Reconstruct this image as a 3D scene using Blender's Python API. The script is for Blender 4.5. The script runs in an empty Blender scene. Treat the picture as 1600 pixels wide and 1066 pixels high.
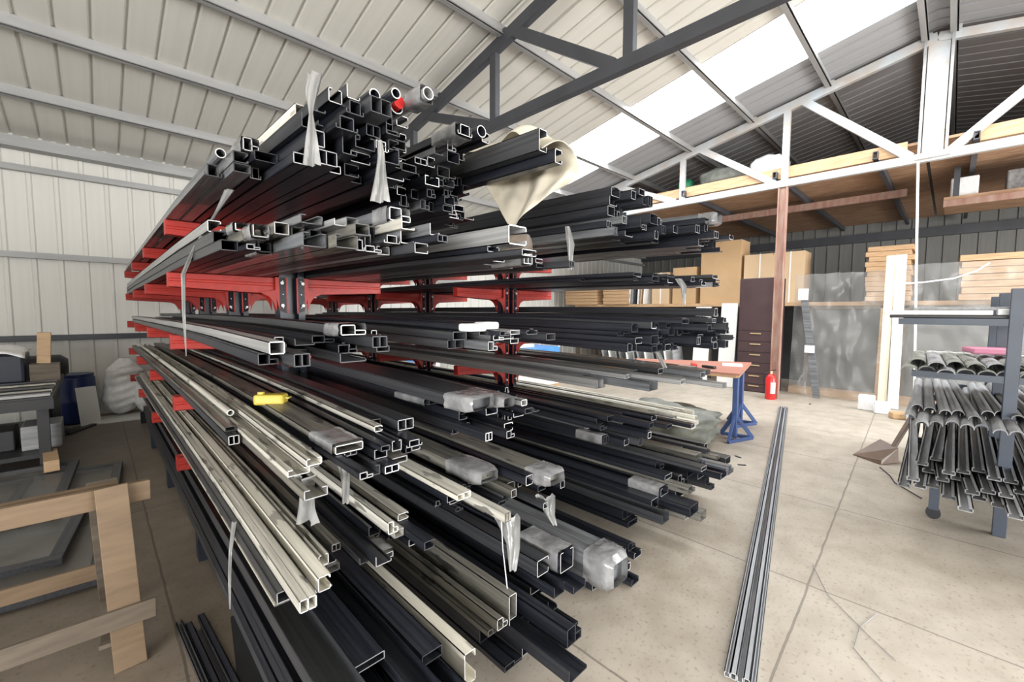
import bpy, bmesh, math, random
from mathutils import Vector, Matrix, noise
R = math.radians
sc = bpy.context.scene
col = sc.collection
rnd = random.Random(7)

# ---------------------------------------------------------------- camera, world, big lights, exposure
cam_d = bpy.data.cameras.new('camera')
cam = bpy.data.objects.new('camera', cam_d); col.objects.link(cam)
cam_d.sensor_width = 36.0; cam_d.lens = 36.0 * 668.0 / 1600.0; cam_d.clip_start = 0.05; cam_d.clip_end = 200
cam.location = (0, 0, 1.65)
_a, _b, _r = R(44.3), R(3.9), R(0.2)
_F = Vector((math.sin(_a)*math.cos(_b), math.cos(_a)*math.cos(_b), -math.sin(_b)))
_R0 = Vector((math.cos(_a), -math.sin(_a), 0)); _U0 = _R0.cross(_F)
_R = _R0*math.cos(_r) + _U0*math.sin(_r); _U = -_R0*math.sin(_r) + _U0*math.cos(_r)
cam.rotation_euler = Matrix((( _R.x, _U.x, -_F.x), (_R.y, _U.y, -_F.y), (_R.z, _U.z, -_F.z))).to_euler()
sc.camera = cam

w = bpy.data.worlds.new('sky'); sc.world = w; w.use_nodes = True
w.node_tree.nodes['Background'].inputs[0].default_value = (0.86, 0.93, 1.0, 1)
w.node_tree.nodes['Background'].inputs[1].default_value = 3.0

sc.view_settings.view_transform = 'Standard'; sc.view_settings.look = 'None'
sc.view_settings.gamma = 1.0; sc.view_settings.use_curve_mapping = False
sc.view_settings.exposure = 0.75

def area(name, loc, rot, sx, sy, power, colr=(1, 1, 1)):
    l = bpy.data.lights.new(name, 'AREA'); l.shape = 'RECTANGLE'; l.size = sx; l.size_y = sy; l.energy = power; l.color = colr
    o = bpy.data.objects.new(name, l); col.objects.link(o); o.location = loc; o.rotation_euler = rot
    return o
SKY_E = 9.0
# south doorway daylight; added unseen west lamp; both tilted up to brighten the ceiling
area('daylight_door_south', (6.6, -8.4, 2.0), (R(108), 0, 0), 8.0, 3.6, 940, (1.0, 0.985, 0.96))
area('added_fill_west', (-5.6, -3.0, 1.8), (R(136), 0, R(-78)), 6.0, 2.6, 720, (1.0, 0.98, 0.95))

# ---------------------------------------------------------------- materials
MATS = {}
def mat(name, c, rough=0.6, metal=0.0, nscale=0, namt=0.0, bump=0.0, stretch=None, c2=None, spec=0.5, trans=None, coat=0.0, bscale=None):
    if name in MATS: return MATS[name]
    m = bpy.data.materials.new(name); m.use_nodes = True; nt = m.node_tree; b = nt.nodes['Principled BSDF']
    b.inputs['Base Color'].default_value = (*c, 1); b.inputs['Roughness'].default_value = rough
    b.inputs['Metallic'].default_value = metal; b.inputs['Specular IOR Level'].default_value = spec
    b.inputs['Coat Weight'].default_value = coat
    if nscale:
        tc = nt.nodes.new('ShaderNodeTexCoord'); mp = nt.nodes.new('ShaderNodeMapping')
        nt.links.new(tc.outputs['Object'], mp.inputs[0])
        if stretch: mp.inputs['Scale'].default_value = stretch
        n = nt.nodes.new('ShaderNodeTexNoise'); n.inputs['Scale'].default_value = nscale; n.inputs['Detail'].default_value = 5
        nt.links.new(mp.outputs[0], n.inputs['Vector'])
        cr = nt.nodes.new('ShaderNodeValToRGB'); cr.color_ramp.elements[0].position = 0.32; cr.color_ramp.elements[1].position = 0.7
        k = c2 if c2 else tuple(max(0, v*(1-namt)) for v in c)
        cr.color_ramp.elements[0].color = (*k, 1); cr.color_ramp.elements[1].color = (*c, 1)
        nt.links.new(n.outputs[0], cr.inputs[0]); nt.links.new(cr.outputs[0], b.inputs['Base Color'])
        if bump:
            src = n
            if bscale:
                src = nt.nodes.new('ShaderNodeTexNoise'); src.inputs['Scale'].default_value = bscale; nt.links.new(mp.outputs[0], src.inputs['Vector'])
            bp = nt.nodes.new('ShaderNodeBump'); bp.inputs['Strength'].default_value = bump; bp.inputs['Distance'].default_value = 0.02
            nt.links.new(src.outputs[0], bp.inputs['Height']); nt.links.new(bp.outputs[0], b.inputs['Normal'])
    if trans is not None:
        tr = nt.nodes.new('ShaderNodeBsdfTransparent'); mx = nt.nodes.new('ShaderNodeMixShader'); mx.inputs[0].default_value = trans
        out = nt.nodes['Material Output']
        nt.links.new(b.outputs[0], mx.inputs[1]); nt.links.new(tr.outputs[0], mx.inputs[2]); nt.links.new(mx.outputs[0], out.inputs[0])
    MATS[name] = m
    return m

def bar_mat(name, c, rough, c2, metal=0.0, film=0.0):
    # extruded bar: streaks run along the bar (object Y), coated / film-wrapped sheen
    return mat(name, c, rough, metal, nscale=3.0, c2=c2, bump=0.25 if film else 0.05, stretch=(22, 0.35, 22) if not film else (16, .8, 16), coat=film)

BM = {
 'black':    bar_mat('black_anodised', (0.006, 0.008, 0.014), 0.33, (0.030, 0.032, 0.040)),
 'charcoal': bar_mat('charcoal_powder_coat', (0.028, 0.030, 0.036), 0.38, (0.060, 0.062, 0.066)),
 'grey':     bar_mat('grey_film_wrapped', (0.19, 0.20, 0.215), 0.36, (0.085, 0.087, 0.092), 0.0, 0.3),
 'taupe':    bar_mat('taupe_film_wrapped', (0.22, 0.21, 0.18), 0.45, (0.10, 0.096, 0.085), 0.0, 0.2),
 'silver':   bar_mat('mill_silver', (0.45, 0.45, 0.45), 0.38, (0.28, 0.28, 0.28), 0.35),
 'white':    bar_mat('off_white_coat', (0.66, 0.64, 0.57), 0.45, (0.36, 0.345, 0.30)),
 'cream':    bar_mat('cream_coat', (0.78, 0.75, 0.66), 0.45, (0.62, 0.59, 0.50)),
}
for _n, _c in (('white', (.20, .19, .17)), ('taupe', (.05, .05, .048)), ('cream', (.38, .36, .31))):
    _nt = BM[_n].node_tree; _b = _nt.nodes['Principled BSDF']; _src = _b.inputs['Base Color'].links[0].from_socket
    _tc = _nt.nodes.new('ShaderNodeTexCoord'); _mp = _nt.nodes.new('ShaderNodeMapping'); _mp.inputs['Scale'].default_value = (14, 2.6, 14); _nt.links.new(_tc.outputs['Object'], _mp.inputs[0])
    _n2 = _nt.nodes.new('ShaderNodeTexNoise'); _n2.inputs['Scale'].default_value = 1.6; _n2.inputs['Detail'].default_value = 3; _nt.links.new(_mp.outputs[0], _n2.inputs['Vector'])
    _oi = _nt.nodes.new('ShaderNodeObjectInfo'); _nt.links.new(_oi.outputs['Random'], _mp.inputs['Location'])
    _rp = _nt.nodes.new('ShaderNodeValToRGB'); _rp.color_ramp.elements[0].position = .60; _rp.color_ramp.elements[1].position = .635; _nt.links.new(_n2.outputs[0], _rp.inputs[0])
    _mx = _nt.nodes.new('ShaderNodeMix'); _mx.data_type = 'RGBA'; _nt.links.new(_rp.outputs[0], _mx.inputs[0]); _nt.links.new(_src, _mx.inputs[6]); _mx.inputs[7].default_value = (*_c, 1)
    _nt.links.new(_mx.outputs[2], _b.inputs['Base Color'])
M_CUT = mat('cut_aluminium', (0.62, 0.62, 0.62), 0.35, 0.1)
BM['bright'] = bar_mat('bright_grey_coat', (0.42, 0.44, 0.47), 0.4, (0.24, 0.25, 0.27))
M_CUTD = mat('dull_cut_end', (0.05, 0.05, 0.055), 0.5, 0.2)
M_CUTM = mat('greyed_cut_end', (0.32, 0.32, 0.33), 0.5, 0.2)
M_RED = mat('red_painted_steel', (0.40, 0.020, 0.012), 0.5, 0, 6, 0.25, stretch=(4, 4, 4))
M_NAVY = mat('navy_painted_steel', (0.018, 0.024, 0.038), 0.38, 0, 5, 0.3)
M_BOLT = mat('zinc_bolt', (0.45, 0.45, 0.45), 0.4, 0.3)
M_DKSTEEL = mat('dark_grey_truss_paint', (0.060, 0.064, 0.075), 0.5, 0, 3, 0.25)
M_LTSTEEL = mat('pale_blue_grey_truss_paint', (0.48, 0.53, 0.57), 0.5, 0, 3, c2=(0.42, 0.37, 0.33))
M_GALV = mat('galvanised_purlin', (0.36, 0.36, 0.36), 0.45, 0.15, 3, 0.2, stretch=(.4, 3, 3))
M_RUST = mat('rust_red_primer', (0.25, 0.115, 0.085), 0.6, 0, 4, c2=(0.36, 0.25, 0.20), stretch=(3, 3, .6))
M_SHEET = mat('white_corrugated_sheet', (0.66, 0.645, 0.595), 0.5, 0, 1.2, 0.06, stretch=(14, .3, .3))
M_SHEETW = mat('white_wall_sheet', (0.66, 0.65, 0.61), 0.5, 0, 1.2, 0.06, stretch=(14, 1, .3))
M_SHEETR = mat('shaded_roof_sheet', (0.33, 0.335, 0.35), 0.55, 0, 1.2, 0.12, stretch=(14, .3, .3))  # darker copy of the white roof sheet, shade beyond the skylight painted in
M_SHEETD = mat('grey_wall_sheet', (0.17, 0.17, 0.16), 0.55, 0, 2, 0.15, stretch=(1, 6, .4))
M_WOOD = mat('pine_timber', (0.55, 0.38, 0.23), 0.65, 0, 3, c2=(0.42, 0.27, 0.15), stretch=(1.5, 10, 10))
M_WOODO = mat('weathered_pine', (0.19, 0.128, 0.075), 0.65, 0, 3, c2=(0.135, 0.088, 0.052), stretch=(1.5, 10, 10))
M_WOODY = mat('pine_timber_long', (0.60, 0.40, 0.23), 0.65, 0, 3, c2=(0.42, 0.26, 0.14), stretch=(10, 1, 10))
M_PLY = mat('plywood_deck', (0.50, 0.32, 0.20), 0.7, 0, 2.5, c2=(0.28, 0.16, 0.095), stretch=(7, 1.2, 1))
M_CARD = mat('cardboard', (0.56, 0.37, 0.20), 0.8, 0, 2, 0.12)
M_CARD2 = mat('pale_cardboard', (0.66, 0.48, 0.30), 0.8, 0, 2, 0.12)
M_STRAP = mat('white_strap', (0.8, 0.8, 0.78), 0.5)
M_BLUE = mat('blue_painted_steel', (0.055, 0.10, 0.26), 0.45, 0, 5, 0.25)
M_BROWN = mat('dark_brown_lacquer', (0.060, 0.033, 0.036), 0.45, 0, 3, 0.2)
M_BRASS = mat('brass_pull', (0.65, 0.50, 0.28), 0.35, 0.6)
M_EXT = mat('extinguisher_red', (0.62, 0.02, 0.02), 0.3)
M_WHITE = mat('white_paint', (0.82, 0.82, 0.80), 0.5)
M_PAPER = mat('white_label', (0.85, 0.85, 0.83), 0.6)
M_BLK = mat('black_plastic', (0.015, 0.015, 0.017), 0.45)
M_DKST = mat('dark_bench_steel', (0.030, 0.030, 0.033), 0.5, 0, 6, 0.3)
M_YEL = mat('yellow_plastic', (0.52, 0.40, 0.06), 0.4)
M_FILM = mat('clear_plastic_film', (0.34, 0.34, 0.345), 0.2, 0, 9, c2=(0.13, 0.13, 0.135), bump=0.5, bscale=16, coat=0.4)
M_STRIP = mat('hanging_film', (0.30, 0.30, 0.295), 0.25, 0, 6, 0.5, bump=0.4)
M_FILMT = mat('thin_clear_film', (0.42, 0.42, 0.41), 0.2, 0, 2.2, 0.5, bump=0.9, trans=0.66)
M_CLOTH = mat('beige_cloth', (0.58, 0.53, 0.43), 0.8, 0, 5, 0.12)
M_TARP = mat('grey_green_tarp', (0.23, 0.24, 0.21), 0.6, 0, 7, 0.45, bump=0.5)
M_BAG = mat('white_woven_bag', (0.88, 0.88, 0.88), 0.4, 0, 10, 0.15, bump=0.6)
M_DRUM = mat('blue_drum_plastic', (0.012, 0.028, 0.12), 0.35)
M_FOAM = mat('white_foam', (0.85, 0.85, 0.86), 0.7, 0, 30, 0.1)
M_SHOVEL = mat('brown_dustpan_plastic', (0.16, 0.10, 0.065), 0.4, 0, 6, 0.3)
M_GREEN = mat('green_film', (0.01, 0.17, 0.075), 0.35)
M_OFFG = mat('grey_offcut', (0.37, 0.375, 0.39), 0.45, 0, 4, 0.45, stretch=(.6, 6, 6))
M_OFFD = mat('charcoal_offcut', (0.25, 0.255, 0.265), 0.42, 0, 4, 0.5, stretch=(.6, 6, 6))
M_OFFT = mat('green_grey_offcut', (0.27, 0.275, 0.24), 0.6, 0, 4, 0.45, stretch=(.6, 6, 6))
M_GLASS = mat('dark_coated_glass', (0.075, 0.078, 0.08), 0.25, 0, 1.4, c2=(0.17, 0.17, 0.165))
M_BOARD = mat('rough_old_board', (0.15, 0.118, 0.088), 0.7, 0, 4, 0.4, stretch=(1, 6, 6))
M_REDTOP = mat('faded_red_board', (0.45, 0.19, 0.14), 0.6, 0, 2, 0.2)
M_BLUEF = mat('blue_wrap_film', (0.08, 0.28, 0.72), 0.4, 0, 5, 0.2)
M_PINK = mat('pink_wrap', (0.55, 0.20, 0.30), 0.5)

def floor_mat():
    m = bpy.data.materials.new('worn_concrete'); m.use_nodes = True; nt = m.node_tree; b = nt.nodes['Principled BSDF']; L = nt.links.new
    tc = nt.nodes.new('ShaderNodeTexCoord')
    def N(scale, det=6):
        n = nt.nodes.new('ShaderNodeTexNoise'); n.inputs['Scale'].default_value = scale; n.inputs['Detail'].default_value = det; L(tc.outputs['Object'], n.inputs['Vector']); return n
    n1, n2, n3 = N(0.7), N(5), N(45, 3)
    r1 = nt.nodes.new('ShaderNodeValToRGB'); r1.color_ramp.elements[0].position = .3; r1.color_ramp.elements[1].position = .72
    r1.color_ramp.elements[0].color = (.37, .325, .27, 1); r1.color_ramp.elements[1].color = (.52, .465, .395, 1); L(n1.outputs[0], r1.inputs[0])
    r2 = nt.nodes.new('ShaderNodeValToRGB'); r2.color_ramp.elements[0].position = .28; r2.color_ramp.elements[1].position = .62
    r2.color_ramp.elements[0].color = (.80, .78, .75, 1); r2.color_ramp.elements[1].color = (1, 1, 1, 1); L(n2.outputs[0], r2.inputs[0])
    r3 = nt.nodes.new('ShaderNodeValToRGB'); r3.color_ramp.elements[0].position = .30; r3.color_ramp.elements[1].position = .42
    r3.color_ramp.elements[0].color = (.72, .7, .68, 1); r3.color_ramp.elements[1].color = (1, 1, 1, 1); L(n3.outputs[0], r3.inputs[0])
    def mul(a, c, f=1.0):
        x = nt.nodes.new('ShaderNodeMix'); x.data_type = 'RGBA'; x.blend_type = 'MULTIPLY'; x.inputs[0].default_value = f; L(a, x.inputs[6]); L(c, x.inputs[7]); return x.outputs[2]
    cc = mul(mul(r1.outputs[0], r2.outputs[0]), r3.outputs[0])
    sp = nt.nodes.new('ShaderNodeSeparateXYZ'); L(tc.outputs['Object'], sp.inputs[0])
    def M(op, a, v=None):
        x = nt.nodes.new('ShaderNodeMath'); x.operation = op
        if hasattr(a, 'is_linked') or hasattr(a, 'links'): L(a, x.inputs[0])
        else: x.inputs[0].default_value = a
        if v is not None:
            if isinstance(v, (int, float)): x.inputs[1].default_value = v
            else: L(v, x.inputs[1])
        return x.outputs[0]
    wob = M('MULTIPLY', M('SUBTRACT', n2.outputs[0], .5), .018)
    yy = M('SUBTRACT', sp.outputs[1], M('MULTIPLY', sp.outputs[0], .0448))
    def line(ax, off, per):
        v = M('ADD', M('ADD', sp.outputs[0] if ax == 0 else yy, wob), off)
        v = M('ABSOLUTE', M('SUBTRACT', M('FRACT', M('DIVIDE', v, per)), .5))
        return M('LESS_THAN', v, 0.006/per)
    ln = M('MAXIMUM', line(0, -3.03 + .7 + 14, 1.4), line(1, -.386 + 2.1 + 42, 4.2))
    mx = nt.nodes.new('ShaderNodeMix'); mx.data_type = 'RGBA'; L(M('MULTIPLY', ln, .65), mx.inputs[0]); L(cc, mx.inputs[6]); mx.inputs[7].default_value = (.12, .105, .09, 1)
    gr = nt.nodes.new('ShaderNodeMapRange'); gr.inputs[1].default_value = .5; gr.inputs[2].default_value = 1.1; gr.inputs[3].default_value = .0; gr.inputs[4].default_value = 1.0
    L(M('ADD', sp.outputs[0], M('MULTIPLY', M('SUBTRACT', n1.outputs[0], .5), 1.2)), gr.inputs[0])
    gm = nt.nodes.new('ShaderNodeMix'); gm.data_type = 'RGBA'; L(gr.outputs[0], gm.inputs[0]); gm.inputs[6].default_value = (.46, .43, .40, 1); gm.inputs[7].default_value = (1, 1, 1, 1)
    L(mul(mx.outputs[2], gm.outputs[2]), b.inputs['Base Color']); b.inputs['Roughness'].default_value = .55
    bp = nt.nodes.new('ShaderNodeBump'); bp.inputs['Strength'].default_value = .15; bp.inputs['Distance'].default_value = .01; L(n2.outputs[0], bp.inputs['Height']); L(bp.outputs[0], b.inputs['Normal'])
    return m
M_FLOOR = floor_mat()
def sky_mat():
    m = bpy.data.materials.new('daylit_skylight_panel'); m.use_nodes = True; nt = m.node_tree
    for n in list(nt.nodes):
        if n.type != 'OUTPUT_MATERIAL': nt.nodes.remove(n)
    e = nt.nodes.new('ShaderNodeEmission'); e.inputs[0].default_value = (0.95, 0.98, 1.0, 1); e.inputs[1].default_value = SKY_E
    nt.links.new(e.outputs[0], nt.nodes['Material Output'].inputs[0]); return m
M_SKY = sky_mat()

# ---------------------------------------------------------------- mesh helpers
class MB:
    def __init__(s): s.v = []; s.f = []; s.m = []
    def quad(s, idx, m=0): s.f.append(tuple(idx)); s.m.append(m)
    def prism(s, ring0, ring1, m=0, capm=None):
        n = len(ring0); b = len(s.v); s.v += [tuple(p) for p in ring0] + [tuple(p) for p in ring1]
        for i in range(n): s.quad((b+i, b+(i+1) % n, b+n+(i+1) % n, b+n+i), m)
        cm = m if capm is None else capm
        s.quad([b+i for i in reversed(range(n))], cm); s.quad([b+n+i for i in range(n)], cm)
    def box(s, x0, x1, y0, y1, z0, z1, m=0):
        s.prism([(x0, y0, z0), (x1, y0, z0), (x1, y1, z0), (x0, y1, z0)], [(x0, y0, z1), (x1, y0, z1), (x1, y1, z1), (x0, y1, z1)], m)
    def beam(s, p0, p1, a, b, up=(0, 0, 1), m=0, offs=(0, 0)):
        p0, p1 = Vector(p0), Vector(p1); d = (p1-p0).normalized(); u = Vector(up); sd = d.cross(u)
        if sd.length < 1e-4: sd = d.cross(Vector((0, 1, 0)))
        sd.normalize(); u = sd.cross(d).normalized()
        o = sd*offs[0] + u*offs[1]
        q = [o+sd*x*a/2+u*y*b/2 for x, y in ((-1, -1), (1, -1), (1, 1), (-1, 1))]
        s.prism([p0+k for k in q], [p1+k for k in q], m)
    def tube(s, pts, r, n=8, m=0, rs=None):
        pts = [Vector(p) for p in pts]; rings = []
        for i, p in enumerate(pts):
            d = (pts[min(i+1, len(pts)-1)] - pts[max(i-1, 0)]).normalized()
            a = d.cross(Vector((0, 0, 1)))
            if a.length < 1e-3: a = d.cross(Vector((0, 1, 0)))
            a.normalize(); c = a.cross(d); rr = rs[i] if rs else r
            rings.append([p+(a*math.cos(t*2*math.pi/n)+c*math.sin(t*2*math.pi/n))*rr for t in range(n)])
        b = len(s.v)
        for rg in rings: s.v += [tuple(p) for p in rg]
        for i in range(len(pts)-1):
            for t in range(n):
                s.quad((b+i*n+t, b+i*n+(t+1) % n, b+(i+1)*n+(t+1) % n, b+(i+1)*n+t), m)
        s.quad([b+t for t in reversed(range(n))], m); s.quad([b+(len(pts)-1)*n+t for t in range(n)], m)
    def grid(s, fn, nu, nv, m=0):
        b = len(s.v)
        for j in range(nv+1):
            for i in range(nu+1): s.v.append(tuple(fn(i/nu, j/nv)))
        for j in range(nv):
            for i in range(nu):
                a = b+j*(nu+1)+i; s.quad((a, a+1, a+nu+2, a+nu+1), m)
    def build(s, name, mats, parent=None, loc=None, rot=None, bevel=0, smooth=False, solid=0, fixn=True):
        me = bpy.data.meshes.new(name); me.from_pydata(s.v, [], s.f)
        if not isinstance(mats, (list, tuple)): mats = [mats]
        for m in mats: me.materials.append(m)
        me.polygons.foreach_set('material_index', s.m)
        if smooth: me.polygons.foreach_set('use_smooth', [True]*len(s.f))
        if fixn:
            bm = bmesh.new(); bm.from_mesh(me); bmesh.ops.recalc_face_normals(bm, faces=bm.faces[:]); bm.to_mesh(me); bm.free()
        o = bpy.data.objects.new(name, me); col.objects.link(o)
        if parent: o.parent = parent
        if loc: o.location = loc
        if rot: o.rotation_euler = rot
        if bevel:
            b = o.modifiers.new('bevel', 'BEVEL'); b.width = bevel; b.segments = 2; b.limit_method = 'ANGLE'
        if solid:
            b = o.modifiers.new('solid', 'SOLIDIFY'); b.thickness = solid
        return o
def tag(o, label=None, cat=None, group=None, kind=None):
    if label: o['label'] = label
    if cat: o['category'] = cat
    if group: o['group'] = group
    if kind: o['kind'] = kind
    return o
def empty(name, loc, label, cat, group=None, rz=0):
    o = bpy.data.objects.new(name, None); col.objects.link(o); o.location = loc; o.rotation_euler = (0, 0, rz); o.empty_display_size = .1
    return tag(o, label, cat, group)
def boxmb(*a):
    m = MB(); m.box(*a); return m
def beammb(*a, **k):
    m = MB(); m.beam(*a, **k); return m
ORD = ['first', 'second', 'third', 'fourth', 'fifth', 'sixth', 'seventh', 'eighth', 'ninth', 'tenth', 'eleventh', 'twelfth', 'thirteenth', 'fourteenth', 'fifteenth', 'sixteenth', 'seventeenth', 'eighteenth', 'nineteenth', 'twentieth']
def ordw(i): return ORD[i] if i < 20 else ('twenty-' + ORD[i-20] if i < 29 else 'thirty-' + ORD[i-30] if 30 <= i < 39 else str(i+1) + 'th')

# ---------------------------------------------------------------- the setting
X0, X1, YN, YS, YR = -6.0, 17.0, 9.35, -8.65, 0.35
ZE = 4.07; SL = 0.203
def roofz(y): return ZE + SL*((YN-y) if y > YR else (y-YS))
boxmb(X0-.2, X1+.2, YS-.2, YN+.2, -.1, 0).build('floor', M_FLOOR)['kind'] = 'structure'
boxmb(-60, 60, -60, 60, -.35, -.12).build('ground', M_FLOOR)['kind'] = 'structure'
def ribbed(a0, a1, step, rib=.028, w=.03):
    pts = []; a = a0
    while a < a1:
        pts += [(a, 0), (a+step-w*2, 0), (a+step-w*1.45, rib), (a+step-w*.55, rib)]; a += step
    return pts
def ribwall(name, f, h0, h1, a0, a1, step, m):
    # f(a, h, d) -> point ; a along, h across, d = rib depth
    pts = ribbed(a0, a1, step); s = MB(); n = len(pts); s.v = [tuple(f(a, h0, d)) for a, d in pts] + [tuple(f(a, h1, d)) for a, d in pts]
    for i in range(n-1): s.quad((i, i+1, n+i+1, n+i))
    o = s.build(name, m, solid=.012); o['kind'] = 'structure'; return o
ribwall('wall_north', lambda a, h, d: (a, YN+.05-d*.6, h), 0, ZE+.1, X0, X1, .272, M_SHEETW)
ribwall('wall_east', lambda a, h, d: (X1-d, a, h), 0, 6.2, YS, YN, .33, M_SHEETD)
# south wall with a big doorway, west wall with a big doorway: both behind the camera
for i, (a, b, z0, z1) in enumerate(((X0, 2.4, 0, ZE), (10.8, X1, 0, ZE), (2.4, 10.8, 3.95, ZE+.05))):
    boxmb(a, b, YS-.06, YS, z0, z1).build('wall_south', M_SHEETW)['kind'] = 'structure'
for i, (a, b, z0, z1) in enumerate(((YS, -6.2, 0, 6), (.2, YN, 0, 6), (-6.2, .2, 3.9, 6))):
    boxmb(X0-.06, X0, a, b, z0, z1).build('wall_west', M_SHEETW)['kind'] = 'structure'
# roof sheets in strips so that the skylights are real openings filled by panels
SKX = ((6.85, 8.25),)
def roofstrip(x0, x1, yr, ye, mt, name):
    pts = ribbed(x0, x1, .28, .03, .03)
    pts = [p for p in pts if p[0] < x1] + [(x1, 0)]
    s = MB(); n = len(pts)
    s.v = [(a, yr, roofz(yr)+.07+d) for a, d in pts] + [(a, ye, roofz(ye)+.07+d) for a, d in pts]
    for i in range(n-1): s.quad((i, i+1, n+i+1, n+i))
    o = s.build(name, mt, solid=.01); o['kind'] = 'structure'; return o
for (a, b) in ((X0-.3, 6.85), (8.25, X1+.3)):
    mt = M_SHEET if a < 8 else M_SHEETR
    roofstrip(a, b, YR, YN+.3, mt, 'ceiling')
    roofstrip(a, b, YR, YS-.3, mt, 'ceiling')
k = 1
for (a, b) in SKX:
    for (ye, yc) in ((YN+.3, 7.2), (YS-.3, -6.6)):
        roofstrip(a, b, yc, ye, M_SHEET, 'ceiling')
        s = MB(); s.v = [(a, YR, roofz(YR)+.085), (b, YR, roofz(YR)+.085), (b, yc, roofz(yc)+.085), (a, yc, roofz(yc)+.085)]; s.quad((0, 1, 2, 3))
        o = s.build('window_%d' % k, M_SKY); o['kind'] = 'structure'; k += 1

# purlins and girts
PY = (8.15, 6.85, 5.5, 4.1, 2.9, 1.7, .50, .19)
for i, y in enumerate(PY):
    z = roofz(y)+.01
    s = MB(); s.box(X0, X1, y-.035, y+.035, z-.07, z+.07)
    s.box(X0, X1, y-.06, y-.035, z-.07, z-.055); s.box(X0, X1, y-.06, y-.035, z-.07, z-.05)
    nm = ['first roof purlin up from the ribbed white wall', 'second roof purlin up from the white wall', 'third roof purlin up from the white wall', 'fourth roof purlin up, passing behind the dark truss', 'fifth roof purlin up, crossing the bright skylight', 'sixth roof purlin up, crossing the upper skylight', 'roof purlin just left of the tall king post', 'roof purlin just right of the tall king post'][i]
    tag(s.build('roof_purlin', M_GALV, bevel=.006), 'long grey steel ' + nm, 'roof beam', 'roof purlins')
for iy, y in enumerate((-1.2, -2.5, -3.8, -5.1, -6.4, -7.6)):
    z = roofz(y)+.015
    tag(boxmb(X0, X1, y-.035, y+.035, z-.07, z+.07).build('roof_purlin', M_GALV), 'grey steel purlin on the roof slope right of the ridge, %s down from the ridge' % ordw(iy), 'roof beam', 'purlins right of the ridge')
for z, h, lb in ((3.985, .15, 'grey steel eave beam where the white wall meets the roof'), (3.66, .085, 'grey steel girt just below the eave of the white wall'),
              (2.44, .085, 'grey steel girt halfway up the white wall'), (1.24, .085, 'dark grey steel girt low on the white wall')):
    e = .12 if z > 3.9 else 0
    s = MB(); s.box(X0, X1, YN-.08-e, YN+.0, z-h/2, z+h/2); s.box(X0, X1, YN-.09-e, YN-.08-e, z-h/2, z-h/2+.015)
    tag(s.build('wall_girt', M_GALV if z > 2 else M_DKSTEEL), lb, 'wall beam', 'girts of the white wall')
tag(boxmb(X1-.16, X1-.02, YS, YN, 3.80, 4.05).build('wall_girt', M_DKSTEEL), 'dark steel beam along the top of the shadowy far wall', 'wall beam')

# trusses
def truss(x, m, label, dz, group, king=False, kx=1):
    t = empty('roof_truss', (x, YR, 4.0), label, 'roof truss', group)
    A = lambda y, z: (0, y-YR, z-4.0)
    ch = lambda y: roofz(y) - .075 + dz
    cw = .09
    beammb(A(YN, 4.06), A(YS, 4.06), .09, .13).build('bottom_chord', m, t, bevel=.005)
    beammb(A(YN, ch(YN)), A(YR, ch(YR)), cw, .15).build('top_chord', m, t, bevel=.005)
    beammb(A(YS, ch(YS)), A(YR, ch(YR)), cw, .13).build('top_chord', m, t, bevel=.005)
    for s in (1, -1):
        for d in (1.95, 3.9, 5.85, 7.6):
            y = YR + s*d
            b = MB(); b.beam(A(y, 4.1), A(y, ch(y)), .08, .11, up=(0, 1, 0)); b.build('web_post', m, t, bevel=.004)
        for d0, d1 in ((1.72, .22), (3.55, 2.12), (5.5, 4.05), (7.3, 6.0)):
            b = MB(); b.beam(A(YR+s*d0, ch(YR+s*d0)), A(YR+s*d1, 4.1), .08, .125); b.build('web_diagonal', m, t, bevel=.004)
    if king:
        b = MB(); y = YR-.02
        b.beam(A(y, 4.1), A(y, ch(YR)), .05, .24, up=(0, 1, 0)); b.build('king_post', m, t)
        for dy in (-.15, .15):
            b = MB(); b.beam(A(y+dy, 4.12), A(y+dy, ch(YR)), .14, .035, up=(0, 1, 0)); b.build('king_post_flange', M_GALV, t)
        b = MB(); b.box(-.07, .07, y-YR-.2, y-YR+.2, .04, .12); b.build('base_plate', m, t)
    else:
        b = MB(); b.beam(A(YR, 4.1), A(YR, ch(YR)), .09, .1, up=(0, 1, 0)); b.build('king_post', m, t)
    for yy in PY:
        b = MB(); b.box(-.04, .04, yy-YR-.09, yy-YR-.03, ch(yy)-4+.02, ch(yy)-4+.12); b.build('purlin_cleat', m, t)
    return t
truss(3.82, M_DKSTEEL, 'dark grey steel roof truss over the racks, nearest to the camera', -.03, None)
truss(9.35, M_LTSTEEL, 'pale blue-grey steel roof truss with king post, carrying the timber loft', .0, None, True)

# rust coloured column under the pale truss
s = MB(); s.box(9.30, 9.40, 2.24, 2.26, 0, 3.99); s.box(9.30, 9.40, 2.37, 2.39, 0, 3.99); s.box(9.34, 9.36, 2.26, 2.37, 0, 3.99)
tag(s.build('steel_column', M_RUST), 'rust-red steel column under the pale truss, beside the dark cabinet', 'column')
tag(beammb((9.285, .48, 4.0), (9.285, .33, .0), .03, .03).build('conduit_pole', M_WHITE), 'thin cream pole hanging from the pale truss down to the plastic sheet', 'pole')

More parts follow.
